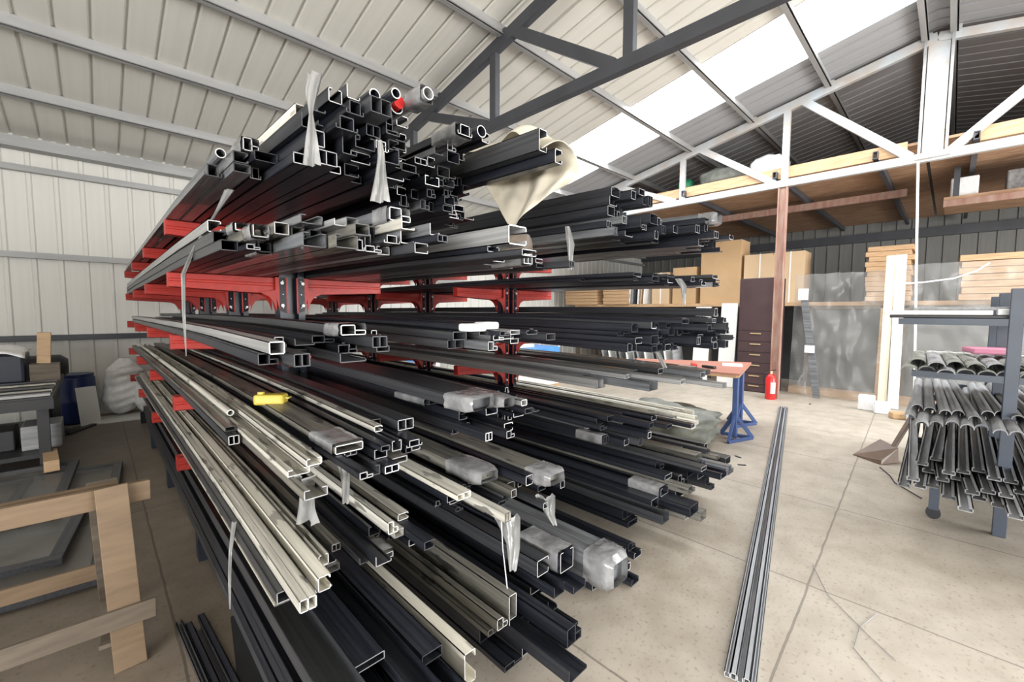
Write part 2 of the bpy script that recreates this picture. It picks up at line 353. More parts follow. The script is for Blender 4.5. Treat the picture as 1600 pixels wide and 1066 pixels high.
# ---------------------------------------------------------------- timber loft on the pale truss
deck = empty('loft_deck', (9.4, 2.0, 4.14), 'brown timber loft deck laid on the pale truss', 'loft')
y = .38; i = 0
s = MB()
for k in range(36): s.box(k*.2, k*.2+.192, .45-2, 7.9-2, .16, .20)
s.build('deck_planks', M_PLY, deck)
boxmb(-.03, .01, .62-2, 7.9-2, .03, .23).build('edge_plank', M_WOODY, deck)
for yy in (1.0, 2.45, 4.2, 6.2):
    b = MB(); b.box(-.14, 7.3, yy-2-.035, yy-2+.035, .03, .045); b.box(-.14, 7.3, yy-2-.035, yy-2+.035, .135, .15)
    b.box(-.14, 7.3, yy-2-.035, yy-2-.022, .045, .135); b.box(-.14, 7.3, yy-2+.022, yy-2+.035, .045, .135); b.build('joist_tube', M_DKSTEEL, deck)
boxmb(2.5, 2.6, -1.25, 5.9, -.12, .03).build('rear_beam', M_RUST, deck)
deck2 = empty('loft_deck', (9.4, -1.5, 4.14), 'right-hand timber loft deck past the king post', 'loft')
s = MB()
for k in range(36): s.box(k*.2, k*.2+.192, -3.5, 1.9, .16, .20)
s.build('deck_planks', M_PLY, deck2)
boxmb(-.03, .01, -3.5, 1.35, .03, .23).build('edge_plank', M_WOODY, deck2)
for yy in (-.13, -2.2, -4.0):
    b = MB(); b.box(-.14, 7.3, yy+1.5-.035, yy+1.5+.035, .03, .045); b.box(-.14, 7.3, yy+1.5-.035, yy+1.5+.035, .135, .15)
    b.box(-.14, 7.3, yy+1.5-.035, yy+1.5-.022, .045, .135); b.box(-.14, 7.3, yy+1.5+.022, yy+1.5+.035, .045, .135); b.build('joist_tube', M_DKSTEEL, deck2)
low = empty('loft_shelf', (11.6, -1.5, 3.7), 'lower timber shelf under the loft, right of the king post', 'shelf')
boxmb(-.5, 1.0, -3.5, 1.7, -.03, .04).build('shelf_boards', M_PLY, low)
boxmb(-.56, -.50, -3.5, 1.7, -.14, -.03).build('front_beam', M_RUST, low)
for yy in (1.55, .7, -.4):
    boxmb(-.53, -.47, yy-.04, yy+.04, .04, .55).build('hanger_post', M_DKSTEEL, low)
for i, (yy, wd, c) in enumerate(((-.05, .35, 'left'), (-.85, .6, 'middle'), (-1.75, .7, 'right'))):
    b = MB(); b.box(-.25, .25, -wd/2, wd/2, 0, .34)
    tag(b.build('storage_box', M_BAG if i == 0 else M_DKST if i == 2 else M_OFFG, loc=(11.45, yy, 3.742), bevel=.02), 'dusty box on the lower loft shelf, %s of the three' % c, 'box', 'boxes on the lower loft shelf')
# sacks on the loft
def blob(name, m, c, r, seed, label, cat, amp=.18, flat=True, fr=2.2, group=None, nu=28, nv=18):
    s = MB()
    def fn(u, v):
        th = u*2*math.pi; ph = (v-.5)*math.pi
        d = Vector((math.cos(ph)*math.cos(th), math.cos(ph)*math.sin(th), math.sin(ph)))
        k = 1 + amp*noise.noise(d*fr+Vector((seed, 0, 0))) + amp*.55*noise.noise(d*fr*2.7+Vector((0, seed, 0))) + amp*.25*noise.noise(d*fr*6)
        sx = (abs(d.x)**.8)*math.copysign(1, d.x); sy = (abs(d.y)**.8)*math.copysign(1, d.y); sz = (abs(d.z)**.75)*math.copysign(1, d.z)
        p = Vector((sx*r[0], sy*r[1], sz*r[2]))*k
        p.z = max(p.z + r[2], 0) if flat else p.z + r[2]
        return p
    s.grid(fn, nu, nv)
    o = s.build(name, m, loc=c, smooth=True)
    return tag(o, label, cat, group)
blob('tarpaulin_bundle', M_TARP, (9.98, 3.62, 4.342), (.33, .48, .22), 3, 'grey-green tarpaulin heap on the loft behind the web post', 'tarpaulin')
blob('sack', M_BAG, (9.98, 2.72, 4.342), (.3, .33, .24), 9, 'white plastic sack heap on the loft left of the rust column', 'sack')
blob('green_sack', M_GREEN, (9.8, 4.36, 4.342), (.16, .16, .16), 5, 'small green sack at the left end of the loft', 'sack')

# ---------------------------------------------------------------- cantilever racks
LV = (2.21, 1.89, 1.50, 1.11, .72)
LVF = (2.21, 1.89, 1.40, 1.11, .72)
CY = (3.42, 5.05, 6.65, 8.25)
def arm_mb(L, s, hz=.10):
    # arm along +-X from column face, top at z=0 ; gusset bracket at the column
    m = MB(); wd = .035
    x0, x1 = s*.06, s*L
    h0, h1 = .125, .092
    for y in (-1, 1):
        yy0, yy1 = sorted((y*wd, y*(wd-.006)))
        m.prism([(x0, yy0, 0), (x1, yy0, 0), (x1, yy0, -h1), (x0, yy0, -h0)], [(x0, yy1, 0), (x1, yy1, 0), (x1, yy1, -h1), (x0, yy1, -h0)])
    m.box(min(x0, x1), max(x0, x1), -wd, wd, -.006, 0)
    m.prism([(x0, -wd, -h0), (x1, -wd, -h1), (x1, wd, -h1), (x0, wd, -h0)], [(x0, -wd, -h0+.006), (x1, -wd, -h1+.006), (x1, wd, -h1+.006), (x0, wd, -h0+.006)])
    m.box(*sorted((x1, x1+s*.006)), -wd, wd, -h1, 0)
    # raised crease
    m.prism([(x0, -wd-.004, -.045), (x1, -wd-.004, -.04), (x1, -wd-.004, -.052), (x0, -wd-.004, -.06)], [(x0, -wd, -.04), (x1, -wd, -.035), (x1, -wd, -.057), (x0, -wd, -.066)])
    return m
def bracket_mb(s):
    m = MB()
    for y in (-1, 1):
        a, b = sorted((y*.062, y*.056))
        m.prism([(s*.03, a, .0), (s*.11, a, 0), (s*.11, a, -.13), (s*.085, a, -.24), (s*.03, a, -.26)], [(s*.03, b, .0), (s*.11, b, 0), (s*.11, b, -.13), (s*.085, b, -.24), (s*.03, b, -.26)])
        for tri in (((.105, -.09), (.21, -.11), (.15, -.14)), ((.105, -.09), (.15, -.14), (.122, -.185)), ((.105, -.09), (.122, -.185), (.105, -.24))):
            m.prism([(s*p, a, q) for p, q in tri], [(s*p, b, q) for p, q in tri])
    return m
def bolts_mb(s):
    m = MB()
    for z in (-.04, -.2):
        m.tube([(s*.07, -.064, z), (s*.07, -.078, z)], .012, 6)
    return m
def column_mb(h):
    m = MB()
    m.box(-.085, -.075, -.06, .06, 0, h); m.box(.075, .085, -.06, .06, 0, h); m.box(-.085, .085, -.006, .006, 0, h)
    m.box(-.085, -.04, -.062, -.055, 0, h); m.box(.04, .085, -.062, -.055, 0, h)
    for k in range(22):
        for sx in (-.062, .062): m.tube([(sx, -.0625, .19+k*.095), (sx, -.064, .19+k*.095)], .0042, 6, m=1)
    return m
def rack(x, label, top, LV):
    r = empty('cantilever_rack', (x, CY[0], 0), label, 'rack')
    am = {s: arm_mb(.70, s) for s in (-1, 1)}
    proto = {}
    for ci, y in enumerate(CY):
        c = column_mb(top).build('column', [M_NAVY, M_BOLT], r, loc=(0, y-CY[0], .06))
        b = MB(); b.box(-.62, .62, -.045, .045, .10, .17); b.box(-.62, -.56, -.05, .05, 0, .11); b.box(.56, .62, -.05, .05, 0, .11); b.box(-.09, .09, -.06, .06, 0, .12)
        b.build('base_beam', M_NAVY, r, loc=(0, y-CY[0], 0))
        for z in LV:
            for s in (-1, 1):
                if ('a', s) not in proto:
                    a = am[s].build('arm', M_RED, r, bevel=.003); k = bracket_mb(s).build('bracket', M_RED, a); q = bolts_mb(s).build('bolt_pair', M_BOLT, a)
                    proto[('a', s)] = (a, k, q)
                else:
                    a0, k0, q0 = proto[('a', s)]
                    a = a0.copy(); col.objects.link(a); a.parent = r
                    for ch in (k0, q0):
                        c2 = ch.copy(); col.objects.link(c2); c2.parent = a
                a.location = (0, y-CY[0], z)
    for z in (1.98, .9):
        b = MB(); b.box(-.02, .02, .06, CY[3]-CY[0]-.06, z-.03, z); b.build('tie_beam', M_NAVY, r)
    return r
rack(1.04, 'near double-sided cantilever rack with navy columns and red arms', 2.22, LV)
rack(3.26, 'far double-sided cantilever rack with navy columns and red arms', 2.22, LVF)

# ---------------------------------------------------------------- extruded bars
def section(kind, w, h, t):
    """list of (x0,z0,x1,z1,t) wall segments; origin at bottom centre"""
    a, b = -w/2+t/2, w/2-t/2; lo, hi = t/2, h-t/2
    if kind == 'box': return [(a, lo, b, lo), (a, hi, b, hi), (a, lo, a, hi), (b, lo, b, hi)]
    if kind == 'double box': m = 0; return [(a, lo, b, lo), (a, hi, b, hi), (a, lo, a, hi), (b, lo, b, hi), (m, lo, m, hi)]
    if kind == 'channel': return [(a, lo, b, lo), (a, lo, a, hi), (b, lo, b, hi), (a, hi, a+w*.2, hi), (b, hi, b-w*.2, hi)]
    if kind == 'side channel': return [(a, lo, b, lo), (a, hi, b, hi), (a, lo, a, hi), (b, lo, b, h*.25), (b, hi, b, h*.78)]
    if kind == 'stepped': return [(a, lo, b, lo), (a, lo, a, hi), (a, hi, w*.05, hi), (w*.05, hi, w*.05, h*.45), (w*.05, h*.45, b, h*.45), (b, lo, b, h*.45), (w*.05, h*.45, w*.05, lo)]
    if kind == 'flanged': return [(a, lo, b, lo), (a+w*.18, lo, a+w*.18, hi), (b-w*.18, lo, b-w*.18, hi), (a+w*.18, hi, b-w*.18, hi), (a, lo, a, h*.3), (b, lo, b, h*.3)]
    if kind == 'flat': return [(a, lo, b, lo), (a, lo, a, h), (b, lo, b, h)]
    if kind == 'angle': return [(a, lo, b, lo), (a, lo, a, hi), (b, lo, b, h*.22)]
    return [(a, lo, b, lo)]
def bar_mesh(kind, w, h, y0, y1, t=.004, droop=.03, segs=6, sag=0.0):
    s = MB()
    ys = [y0 + (y1-y0)*k/segs for k in range(segs+1)]
    ys = sorted(set([y0, y0+.9, CY[0], 4.3, CY[1], 6.0, CY[2], y1])) if y1-y0 > 4 else [y0, y1]
    def dz(y):
        d = 0
        if y < CY[0]: d -= droop*((CY[0]-y)/2.2)**2
        if y > CY[2]: d -= droop*.5*((y-CY[2])/2)**2
        return d
    if kind == 'round':
        n = 12; rr = w/2; rings = []
        base = len(s.v)
        for y in ys:
            for r2 in (rr, rr-t*1.3):
                for q in range(n): s.v.append((r2*math.cos(q*2*math.pi/n), y, rr+r2*math.sin(q*2*math.pi/n)+dz(y)))
        for k in range(len(ys)-1):
            for l in (0, 1):
                for q in range(n):
                    a = base+k*2*n+l*n+q; b2 = base+k*2*n+l*n+(q+1) % n
                    s.quad((a, b2, b2+2*n, a+2*n), 0)
        for k in (0, len(ys)-1):
            for q in range(n):
                a = base+k*2*n+q; b2 = base+k*2*n+(q+1) % n
                s.quad((a, b2, b2+n, a+n), 1)
        return s
    if kind == 'solid':
        segl = None
        ring = [(-w/2+.008, 0), (w/2-.008, 0), (w/2, .008), (w/2, h-.008), (w/2-.008, h), (-w/2+.008, h), (-w/2, h-.008), (-w/2, .008)]
        rings = [ring]
    else:
        rings = []
        for (xa, za, xb, zb) in section(kind, w, h, t):
            hx, hz = (t/2, 0) if abs(xb-xa) < 1e-6 else (0, t/2)
            xa, xb = sorted((xa, xb)); za, zb = sorted((za, zb))
            if hx: rings.append([(xa-t/2, za-t/2), (xa+t/2, za-t/2), (xa+t/2, zb+t/2), (xa-t/2, zb+t/2)])
            else: rings.append([(xa-t/2, za-t/2), (xb+t/2, za-t/2), (xb+t/2, za+t/2), (xa-t/2, za+t/2)])
    for ring in rings:
        n = len(ring); base = len(s.v)
        for y in ys:
            for (x, z) in ring: s.v.append((x, y, z+dz(y)))
        for k in range(len(ys)-1):
            for q in range(n): s.quad((base+k*n+q, base+k*n+(q+1) % n, base+(k+1)*n+(q+1) % n, base+(k+1)*n+q), 0)
        s.quad([base+q for q in range(n)], 1); s.quad([base+(len(ys)-1)*n+q for q in reversed(range(n))], 1)
    return s

KINDS = {'box': 'box tube', 'double box': 'double box tube', 'channel': 'open channel', 'side channel': 'side-slotted channel', 'stepped': 'stepped window profile', 'flanged': 'flanged box profile', 'flat': 'shallow tray section', 'angle': 'angle section', 'round': 'round tube', 'solid': 'film-wrapped bundle'}
BARS = []
def add_bar(x, z, yend, kind, w, h, c, length=6.2, cut=True, t=.0033, droop=.03, yaw=0.0, roll=0.0, tier='', group='', label=None, wrap=None):
    yfar = min(yend+length, 9.0)
    s = bar_mesh(kind, w, h, 0, yfar-yend, t, 0) if False else bar_mesh(kind, w, h, yend, yfar, t, droop)
    s.v = [(vx, vy-CY[0], vz) for vx, vy, vz in s.v]
    name = {'round': 'aluminium_tube', 'solid': 'wrapped_profile_bundle'}.get(kind, 'aluminium_profile')
    o = s.build(name, [BM[c], {True: M_CUT, False: M_CUTD, 2: M_CUTM}[cut] if kind != 'solid' else BM[c]], loc=(x, CY[0], z), rot=(0, roll, yaw), fixn=False)
    o['category'] = 'metal bar' if kind != 'solid' else 'wrapped bundle'
    BARS.append(dict(o=o, x=x, z=z, y=yend, kind=kind, c=c, tier=tier, label=label, dist=(x, yend), w=w, h=h))
    dz = -droop*((CY[0]-yend)/2.2)**2 if yend < CY[0] else 0
    if wrap == 'cap':
        b = MB(); b.box(-w/2-.004, w/2+.004, yend-CY[0]-.03, yend-CY[0]+.05, dz-.002, h+.004+dz); q = b.build('end_cap', M_PAPER, o, bevel=.01)
    elif wrap == 'film':
        L = rnd.uniform(.10, .3)
        b = MB()
        def fn(u, v, w=w, h=h):
            th = u*2*math.pi; r = 1+.10*noise.noise(Vector((math.cos(th)*2, v*5+x*9, math.sin(th)*2+z*7)))
            k = 1 if v > .25 or kind != 'solid' else .72+.28*math.sin(v/.25*math.pi/2)
            cx = max(-1, min(1, 1.35*math.cos(th))); cz = max(-1, min(1, 1.35*math.sin(th)))
            return ((w/2+.006)*cx*r*k, yend-CY[0]+(-.05 if kind == 'solid' else .012)+v*L, dz+h/2+(h/2+.006)*cz*r*k)
        b.grid(fn, 16, 6); b.build('film_wrap', M_FILM, o, smooth=True)
    return o

class Pile:
    def __init__(s, x0, x1, z, tier, rng, droop=.03):
        s.x0, s.x1, s.z, s.tier, s.droop = x0, x1, z, tier, droop; s.n = int((x1-x0)/.005)+1; s.sky = [z]*s.n; s.rng = random.Random(rng)
        for cx in (1.04, 3.26):
            i, j = s.rng_idx(cx-.095, cx+.095)
            for q in range(i, j): s.sky[q] = 99 if z < 2.1 else 2.285
    def rng_idx(s, a, b): return max(0, int((a-s.x0)/.005)), min(s.n, int((b-s.x0)/.005)+1)
    def top(s, xa, xb):
        i, j = s.rng_idx(xa, xb); return max(s.sky[i:j]) if j > i else s.z
    def put(s, x, w, h, kind, c, yend, **k):
        z = s.top(x-w/2, x+w/2)+.0015
        for q in range(60):
            if z < 50: break
            x += .005 if x > (1.04 if x < 2.2 else 3.26) else -.005
            z = s.top(x-w/2, x+w/2)+.0015
        i, j = s.rng_idx(x-w/2-.001, x+w/2+.001)
        for q in range(i, j): s.sky[q] = z+h
        return add_bar(x, z, yend, kind, w, h, c, tier=s.tier, droop=s.droop, **k)
    def fill(s, H, yend, pal, sizes=(.045, .10), hs=(.03, .065), kinds=None, maxn=60, xr=None, wrapp=.06, cutp=.55, sg=.12):
        r = s.rng; n = 0; xr = xr or (s.x0, s.x1)
        kinds = kinds or ['box', 'channel', 'stepped', 'flanged', 'double box', 'side channel', 'angle', 'box']
        fails = 0
        while n < maxn and fails < 25:
            w = r.uniform(*sizes); h = r.uniform(*hs)
            if w < .06: h = min(h, w*1.1)
            # lowest slot
            best = None; x = xr[0]+w/2
            while x <= xr[1]-w/2+1e-6:
                z = s.top(x-w/2, x+w/2)
                if z+h <= s.z+H(x)+.01 and (best is None or z < best[0]-.004): best = (z, x)
                x += .01
            if best is None: fails += 1; continue
            x = best[1]; ye = yend(x) if callable(yend) else yend
            ye += r.gauss(0, sg); kind = r.choice(kinds)
            if kind == 'round': w = h = min(w, h)
            c = r.choices([p[0] for p in pal], [p[1] for p in pal])[0] if not callable(pal) else pal(x, best[0]-s.z, r)
            kw = {}
            if r.random() < wrapp: kw['wrap'] = 'film'
            s.put(x, w, h, kind, c, ye, cut=r.choices([True, 2, False], [cutp*.35, cutp, 1.2-cutp])[0], yaw=R(r.uniform(-.12, .12)), length=r.uniform(5.9, 6.5), **kw)
            n += 1
DARK = [('black', 66), ('charcoal', 24), ('grey', 8), ('silver', 2)]
def lerp(x, pts):
    for (a, b), (c, d) in zip(pts, pts[1:]):
        if x <= c: return b+(d-b)*max(0, (x-a))/(c-a)
    return pts[-1][1]
NR, FR = 'near rack', 'far rack'
# --- near rack, top tier: the big heap
p = Pile(.34, 1.78, LV[0], 'top tier of the near rack', 11, .05)
def palA1(x, z, r):
    if x < .5: return r.choice(['charcoal', 'grey', 'black', 'grey'])
    if z > .18 and x < .8: return r.choice(['black', 'black', 'taupe', 'charcoal'])
    return r.choices(['black', 'charcoal', 'grey', 'silver'], [76, 18, 4, 2])[0]
p.fill(lambda x: lerp(x, [(.34, .06), (.50, .08), (.55, .09), (.60, .22), (1.0, .30), (1.08, .22), (1.2, .26), (1.45, .36), (1.6, .34), (1.78, .22)]), lambda x: lerp(x, [(.34, 2.05), (.50, 1.98), (.56, 1.62), (.95, 1.66), (1.08, 1.95), (1.4, 1.98), (1.78, 2.3)]), palA1, maxn=110, wrapp=.03, hs=(.03, .06), sizes=(.04, .085), cutp=.35, sg=.08)
p.put(.40, .04, .04, 'round', 'grey', 2.12, length=5.9); p.put(.47, .055, .05, 'stepped', 'grey', 1.95, wrap='film')
p.put(.61, .045, .05, 'side channel', 'cream', 1.80); p.put(.67, .05, .05, 'channel', 'black', 1.62)
p.put(.73, .05, .05, 'angle', 'charcoal', 1.60); p.put(.79, .045, .045, 'round', 'black', 1.55); p.put(.85, .04, .04, 'round', 'black', 1.5); o = p.put(.92, .06, .045, 'round', 'black', 1.62); b = MB(); b.tube([(0, 1.60-CY[0], .008), (0, 1.72-CY[0], .008)], .026, 8); b.build('red_end_wrap', M_EXT, o)
p.put(.98, .05, .05, 'round', 'silver', 1.48, wrap='film'); p.put(1.05, .06, .05, 'side channel', 'grey', 1.80); p.put(1.13, .055, .09, 'side channel', 'charcoal', 1.95)
p.put(1.35, .09, .05, 'flanged', 'black', 1.72, wrap='film'); p.put(1.44, .06, .06, 'round', 'black', 1.70); p.put(1.50, .05, .05, 'side channel', 'black', 1.74)
p.put(1.58, .05, .06, 'flanged', 'charcoal', 2.05); p.put(1.68, .06, .11, 'side channel', 'charcoal', 1.50); p.put(1.745, .055, .07, 'side channel', 'black', 1.45)
# --- near rack, second tier
p = Pile(.35, 1.76, LV[1], 'second tier of the near rack', 12, .03)
def palA2(x, z, r): return r.choices(['charcoal', 'taupe', 'grey', 'silver', 'white', 'black'], [28, 22, 22, 12, 3, 14])[0]
p.fill(lambda x: lerp(x, [(.35, .09), (.8, .13), (1.0, .12), (1.14, .04), (1.76, .035)]), lambda x: lerp(x, [(.35, 2.0), (.5, 1.75), (.8, 1.45), (1.2, 1.25), (1.76, 1.6)]), palA2, maxn=60, sizes=(.035, .08), hs=(.02, .05), wrapp=.08)
p.put(.39, .05, .05, 'side channel', 'silver', 2.25); p.put(1.20, .10, .075, 'side channel', 'silver', 1.20, t=.005); p.put(.86, .09, .05, 'stepped', 'grey', 1.5, wrap='film')
# --- near rack, third tier
p = Pile(.36, 1.76, LV[2], 'third tier of the near rack', 13, .03)
p.fill(lambda x: lerp(x, [(.36, .03), (.5, .06), (1.3, .085), (1.76, .07)]), lambda x: lerp(x, [(.36, 1.6), (.8, 1.7), (1.2, 1.55), (1.76, 1.6)]), [('charcoal', 40), ('black', 44), ('grey', 12), ('silver', 3)], maxn=44, sizes=(.045, .10), hs=(.02, .045), wrapp=.12)
p.put(.40, .045, .04, 'box', 'silver', 1.45, length=6.6); p.put(1.24, .10, .03, 'solid', 'black', 1.52, wrap='cap', label='black bar with white capped end on the third tier, upper left one'); p.put(1.35, .09, .03, 'solid', 'black', 1.55, wrap='cap', label='black bar with white capped end on the third tier, right-hand one')
p.put(.72, .10, .04, 'stepped', 'charcoal', 1.62, wrap='film')
# --- near rack, fourth tier
p = Pile(.37, 1.78, LV[3], 'fourth tier of the near rack', 14, .03)
def palA4(x, z, r):
    if x < .72: return r.choices(['taupe', 'white', 'charcoal', 'black'], [45, 8, 22, 25])[0]
    return r.choices(['black', 'charcoal', 'taupe'], [84, 13, 3])[0]
p.fill(lambda x: lerp(x, [(.37, .05), (.7, .07), (.94, .13), (1.3, .11), (1.78, .10)]), lambda x: lerp(x, [(.37, 2.4), (.46, 1.5), (.7, 1.42), (1.0, 1.55), (1.4, 1.6), (1.78, 1.7)]), palA4, maxn=64, sizes=(.035, .075), hs=(.02, .045), wrapp=.05)
p.put(.43, .03, .025, 'round', 'white', 2.3); p.put(.49, .05, .025, 'channel', 'white', 1.42); p.put(.62, .10, .03, 'box', 'taupe', 1.45, wrap='film'); p.put(.78, .035, .025, 'side channel', 'white', 1.55)
p.put(1.22, .16, .06, 'solid', 'charcoal', 1.48, wrap='film', label='large charcoal wrapped bundle on the fourth tier of the near rack')
p.put(1.36, .08, .045, 'solid', 'charcoal', 1.46, wrap='film', label='smaller charcoal wrapped bundle right of the large one, fourth tier'); p.put(1.47, .04, .03, 'box', 'silver', 1.42)
# --- near rack, fifth tier
p = Pile(.37, 1.80, LV[4], 'fifth tier of the near rack', 15, .03)
def palA5(x, z, r):
    if x < .53: return r.choices(['white', 'cream', 'taupe', 'charcoal'], [60, 8, 14, 18])[0]
    if x < .85: return r.choices(['charcoal', 'taupe', 'black', 'white'], [35, 12, 43, 10])[0]
    if x > 1.25: return r.choices(['taupe', 'black', 'charcoal', 'grey'], [24, 46, 18, 12])[0]
    return r.choices(['black', 'charcoal', 'white'], [74, 18, 8])[0]
p.fill(lambda x: lerp(x, [(.37, .05), (.6, .05), (1.2, .09), (1.8, .08)]), lambda x: lerp(x, [(.37, 1.45), (.55, 1.6), (.85, 1.55), (1.2, 1.6), (1.8, 1.5)]), palA5, maxn=60, sizes=(.03, .07), hs=(.02, .045), wrapp=.04)
p.put(.42, .05, .04, 'double box', 'white', 1.30); p.put(.49, .04, .05, 'side channel', 'cream', 1.36); p.put(.54, .035, .04, 'channel', 'white', 1.5)
p.put(.81, .045, .05, 'stepped', 'white', 1.50); p.put(.90, .05, .03, 'side channel', 'white', 1.58); p.put(1.17, .08, .03, 'double box', 'cream', 1.52)
p.put(1.38, .14, .06, 'solid', 'taupe', 1.62, wrap='film', label='taupe wrapped bundle with clear film end, fifth tier of the near rack')
p.put(1.62, .14, .06, 'solid', 'taupe', 1.38, wrap='film', label='taupe wrapped bundle right of its twin, fifth tier of the near rack')
p.put(1.51, .05, .05, 'side channel', 'black', 1.42)
# --- near rack, bottom tier
p = Pile(.42, 1.9, .172, 'bottom tier of the near rack', 16, .0)
def palA6(x, z, r):
    if x < .95: return r.choices(['black', 'charcoal'], [72, 28])[0]
    return r.choices(['black', 'charcoal', 'taupe', 'grey'], [66, 22, 7, 5])[0]
p.fill(lambda x: lerp(x, [(.42, .36), (.78, .32), (.84, .12), (.95, .10), (1.2, .12), (1.5, .22), (1.62, .2), (1.9, .06)]), lambda x: lerp(x, [(.42, 1.2), (.9, 1.05), (1.3, 1.25), (1.9, 1.5)]), palA6, maxn=90, sizes=(.05, .12), hs=(.025, .08), wrapp=.03, cutp=.25, kinds=['box', 'flat', 'angle', 'stepped', 'channel', 'flat'])
p.put(.90, .05, .12, 'side channel', 'cream', 1.13); p.put(1.17, .06, .05, 'stepped', 'taupe', 1.25); p.put(1.24, .045, .11, 'box', 'taupe', 1.26)
p.put(1.80, .17, .15, 'solid', 'grey', 1.12, wrap='film', label='thick grey wrapped bundle banded with film near the floor')
p.put(1.60, .10, .10, 'channel', 'black', 1.25, wrap='film'); p.put(1.48, .08, .08, 'side channel', 'charcoal', 1.3)
# --- far rack
p = Pile(2.58, 3.94, LVF[0], 'top tier of the far rack', 21, .05)
p.fill(lambda x: lerp(x, [(2.58, .36), (2.85, .36), (2.95, .20), (3.3, .16), (3.94, .12)]), lambda x: lerp(x, [(2.58, 1.75), (3.2, 1.5), (3.94, 1.42)]), [('black', 78), ('charcoal', 14), ('grey', 8)], maxn=60, hs=(.035, .07), sizes=(.05, .11), wrapp=.08)
p.put(3.45, .13, .08, 'solid', 'grey', 1.32, wrap='film', label='blue-grey wrapped bundle on the top tier of the far rack')
p = Pile(2.58, 3.94, LVF[1], 'second tier of the far rack', 22, .03)
p.fill(lambda x: .045 if x < 3.2 else .06, lambda x: lerp(x, [(2.58, 1.5), (3.94, 1.45)]), [('black', 84), ('charcoal', 16)], maxn=24, hs=(.02, .04), sizes=(.06, .11), wrapp=.12)
o = p.put(3.75, .11, .03, 'flat', 'charcoal', 1.40); boxmb(-.062, .062, -2.0, -1.55, -.018, .04).build('green_film_wrap', M_GREEN, o)
p = Pile(2.58, 3.94, LVF[2], 'third tier of the far rack', 23, .03)
p.fill(lambda x: .23 if x > 2.9 else .20, lambda x: lerp(x, [(2.58, 1.5), (3.0, 1.35), (3.94, 1.45)]), [('black', 90), ('charcoal', 10)], maxn=60, hs=(.03, .06), sizes=(.06, .12), wrapp=.10, cutp=.4)
p.put(3.85, .10, .07, 'flanged', 'charcoal', 1.42)
p = Pile(2.58, 3.94, LVF[3], 'fourth tier of the far rack', 24, .03)
p.fill(lambda x: .085, lambda x: lerp(x, [(2.58, 1.6), (3.94, 1.45)]), [('silver', 30), ('grey', 50), ('charcoal', 20)], maxn=22, hs=(.03, .07), sizes=(.07, .13), wrapp=.15)
p = Pile(2.58, 4.0, LVF[4], 'fifth tier of the far rack', 25, .03)
p.fill(lambda x: lerp(x, [(2.58, .08), (2.7, .15), (3.15, .14), (3.4, .05), (4.0, .05)]), lambda x: lerp(x, [(2.58, 1.65), (3.1, 1.62), (3.5, 1.5), (4.0, 1.75)]), lambda x, z, r: ('cream' if x > 3.45 and r.random() < .6 else r.choices(['black', 'charcoal', 'grey'], [80, 14, 6])[0]), maxn=50, hs=(.025, .055), sizes=(.045, .09), wrapp=.08)
p = Pile(2.55, 3.95, .172, 'bottom tier of the far rack', 26, .0)
p.fill(lambda x: lerp(x, [(2.55, .16), (2.8, .24), (3.1, .36), (3.95, .3)]), lambda x: lerp(x, [(2.55, 1.45), (2.9, 1.3), (3.95, 1.5)]), [('black', 66), ('charcoal', 16), ('taupe', 10), ('grey', 8)], maxn=60, hs=(.03, .08), sizes=(.07, .14), wrapp=.08, cutp=.4, kinds=['box', 'flat', 'stepped', 'channel'])
# bars lying between the racks on the floor
p = Pile(2.02, 2.5, .012, 'floor between the two racks', 27, .0)
p.fill(lambda x: .16 if x < 2.3 else .2, lambda x: lerp(x, [(2.0, 1.3), (2.5, 1.4)]), [('black', 50), ('taupe', 30), ('grey', 20)], maxn=16, hs=(.03, .06), sizes=(.06, .12), wrapp=.12, cutp=.3, kinds=['box', 'flat', 'stepped', 'channel'])
CN = {'black': 'black', 'charcoal': 'charcoal', 'grey': 'mid-grey', 'taupe': 'taupe', 'silver': 'silver', 'white': 'off-white', 'cream': 'cream'}
# ---------------------------------------------------------------- film strips, cloth, string hanging from the piles
def strip(pts, ws, label, m=None, name='plastic_film_strip', cat='plastic strip', ndir=(.7, .7, 0), group='loose plastic film hanging from the racks'):
    s = MB(); side = Vector((ndir[1], -ndir[0], 0)).normalized(); n = len(pts)
    P = []
    for i in range(n-1):
        for k in range(4):
            t = k/4; a, b = Vector(pts[i]), Vector(pts[i+1]); P.append((a.lerp(b, t), ws[i]*(1-t)+ws[i+1]*t))
    P.append((Vector(pts[-1]), ws[-1]))
    def fn(u, v):
        q, wd = P[min(int(v*(len(P)-1)+.5), len(P)-1)]
        fold = .25*wd*math.sin(u*9+v*4)+.1*wd*math.sin(u*23)
        return q + side*(u-.5)*wd + Vector((ndir[0], ndir[1], 0))*fold
    s.grid(fn, 8, len(P)-1)
    return tag(s.build(name, m or M_STRIP, smooth=True), label, cat, group)
def nearer(L, k=.93): return [(x*k, y*k, 1.65+(z-1.65)*k) for x, y, z in L]
def dn(p, *d):  # hang straight down: list of (dx, dz)
    return [(p[0]+a*.7, p[1]-a*.7, p[2]+z) for a, z in d]
strip(nearer([(.60, 1.63, 2.50), (.585, 1.62, 2.43), (.575, 1.60, 2.34), (.572, 1.59, 2.25), (.572, 1.59, 2.16)]), [.05, .05, .018, .045, .055], 'clear film ribbon pinched in the middle, hanging from the top left heap')
strip([(.78, 1.50, 2.28), (.775, 1.48, 2.22), (.772, 1.48, 2.14), (.77, 1.48, 2.05)], [.015, .03, .05, .07], 'clear film ribbon fanning out below the middle of the top heap')
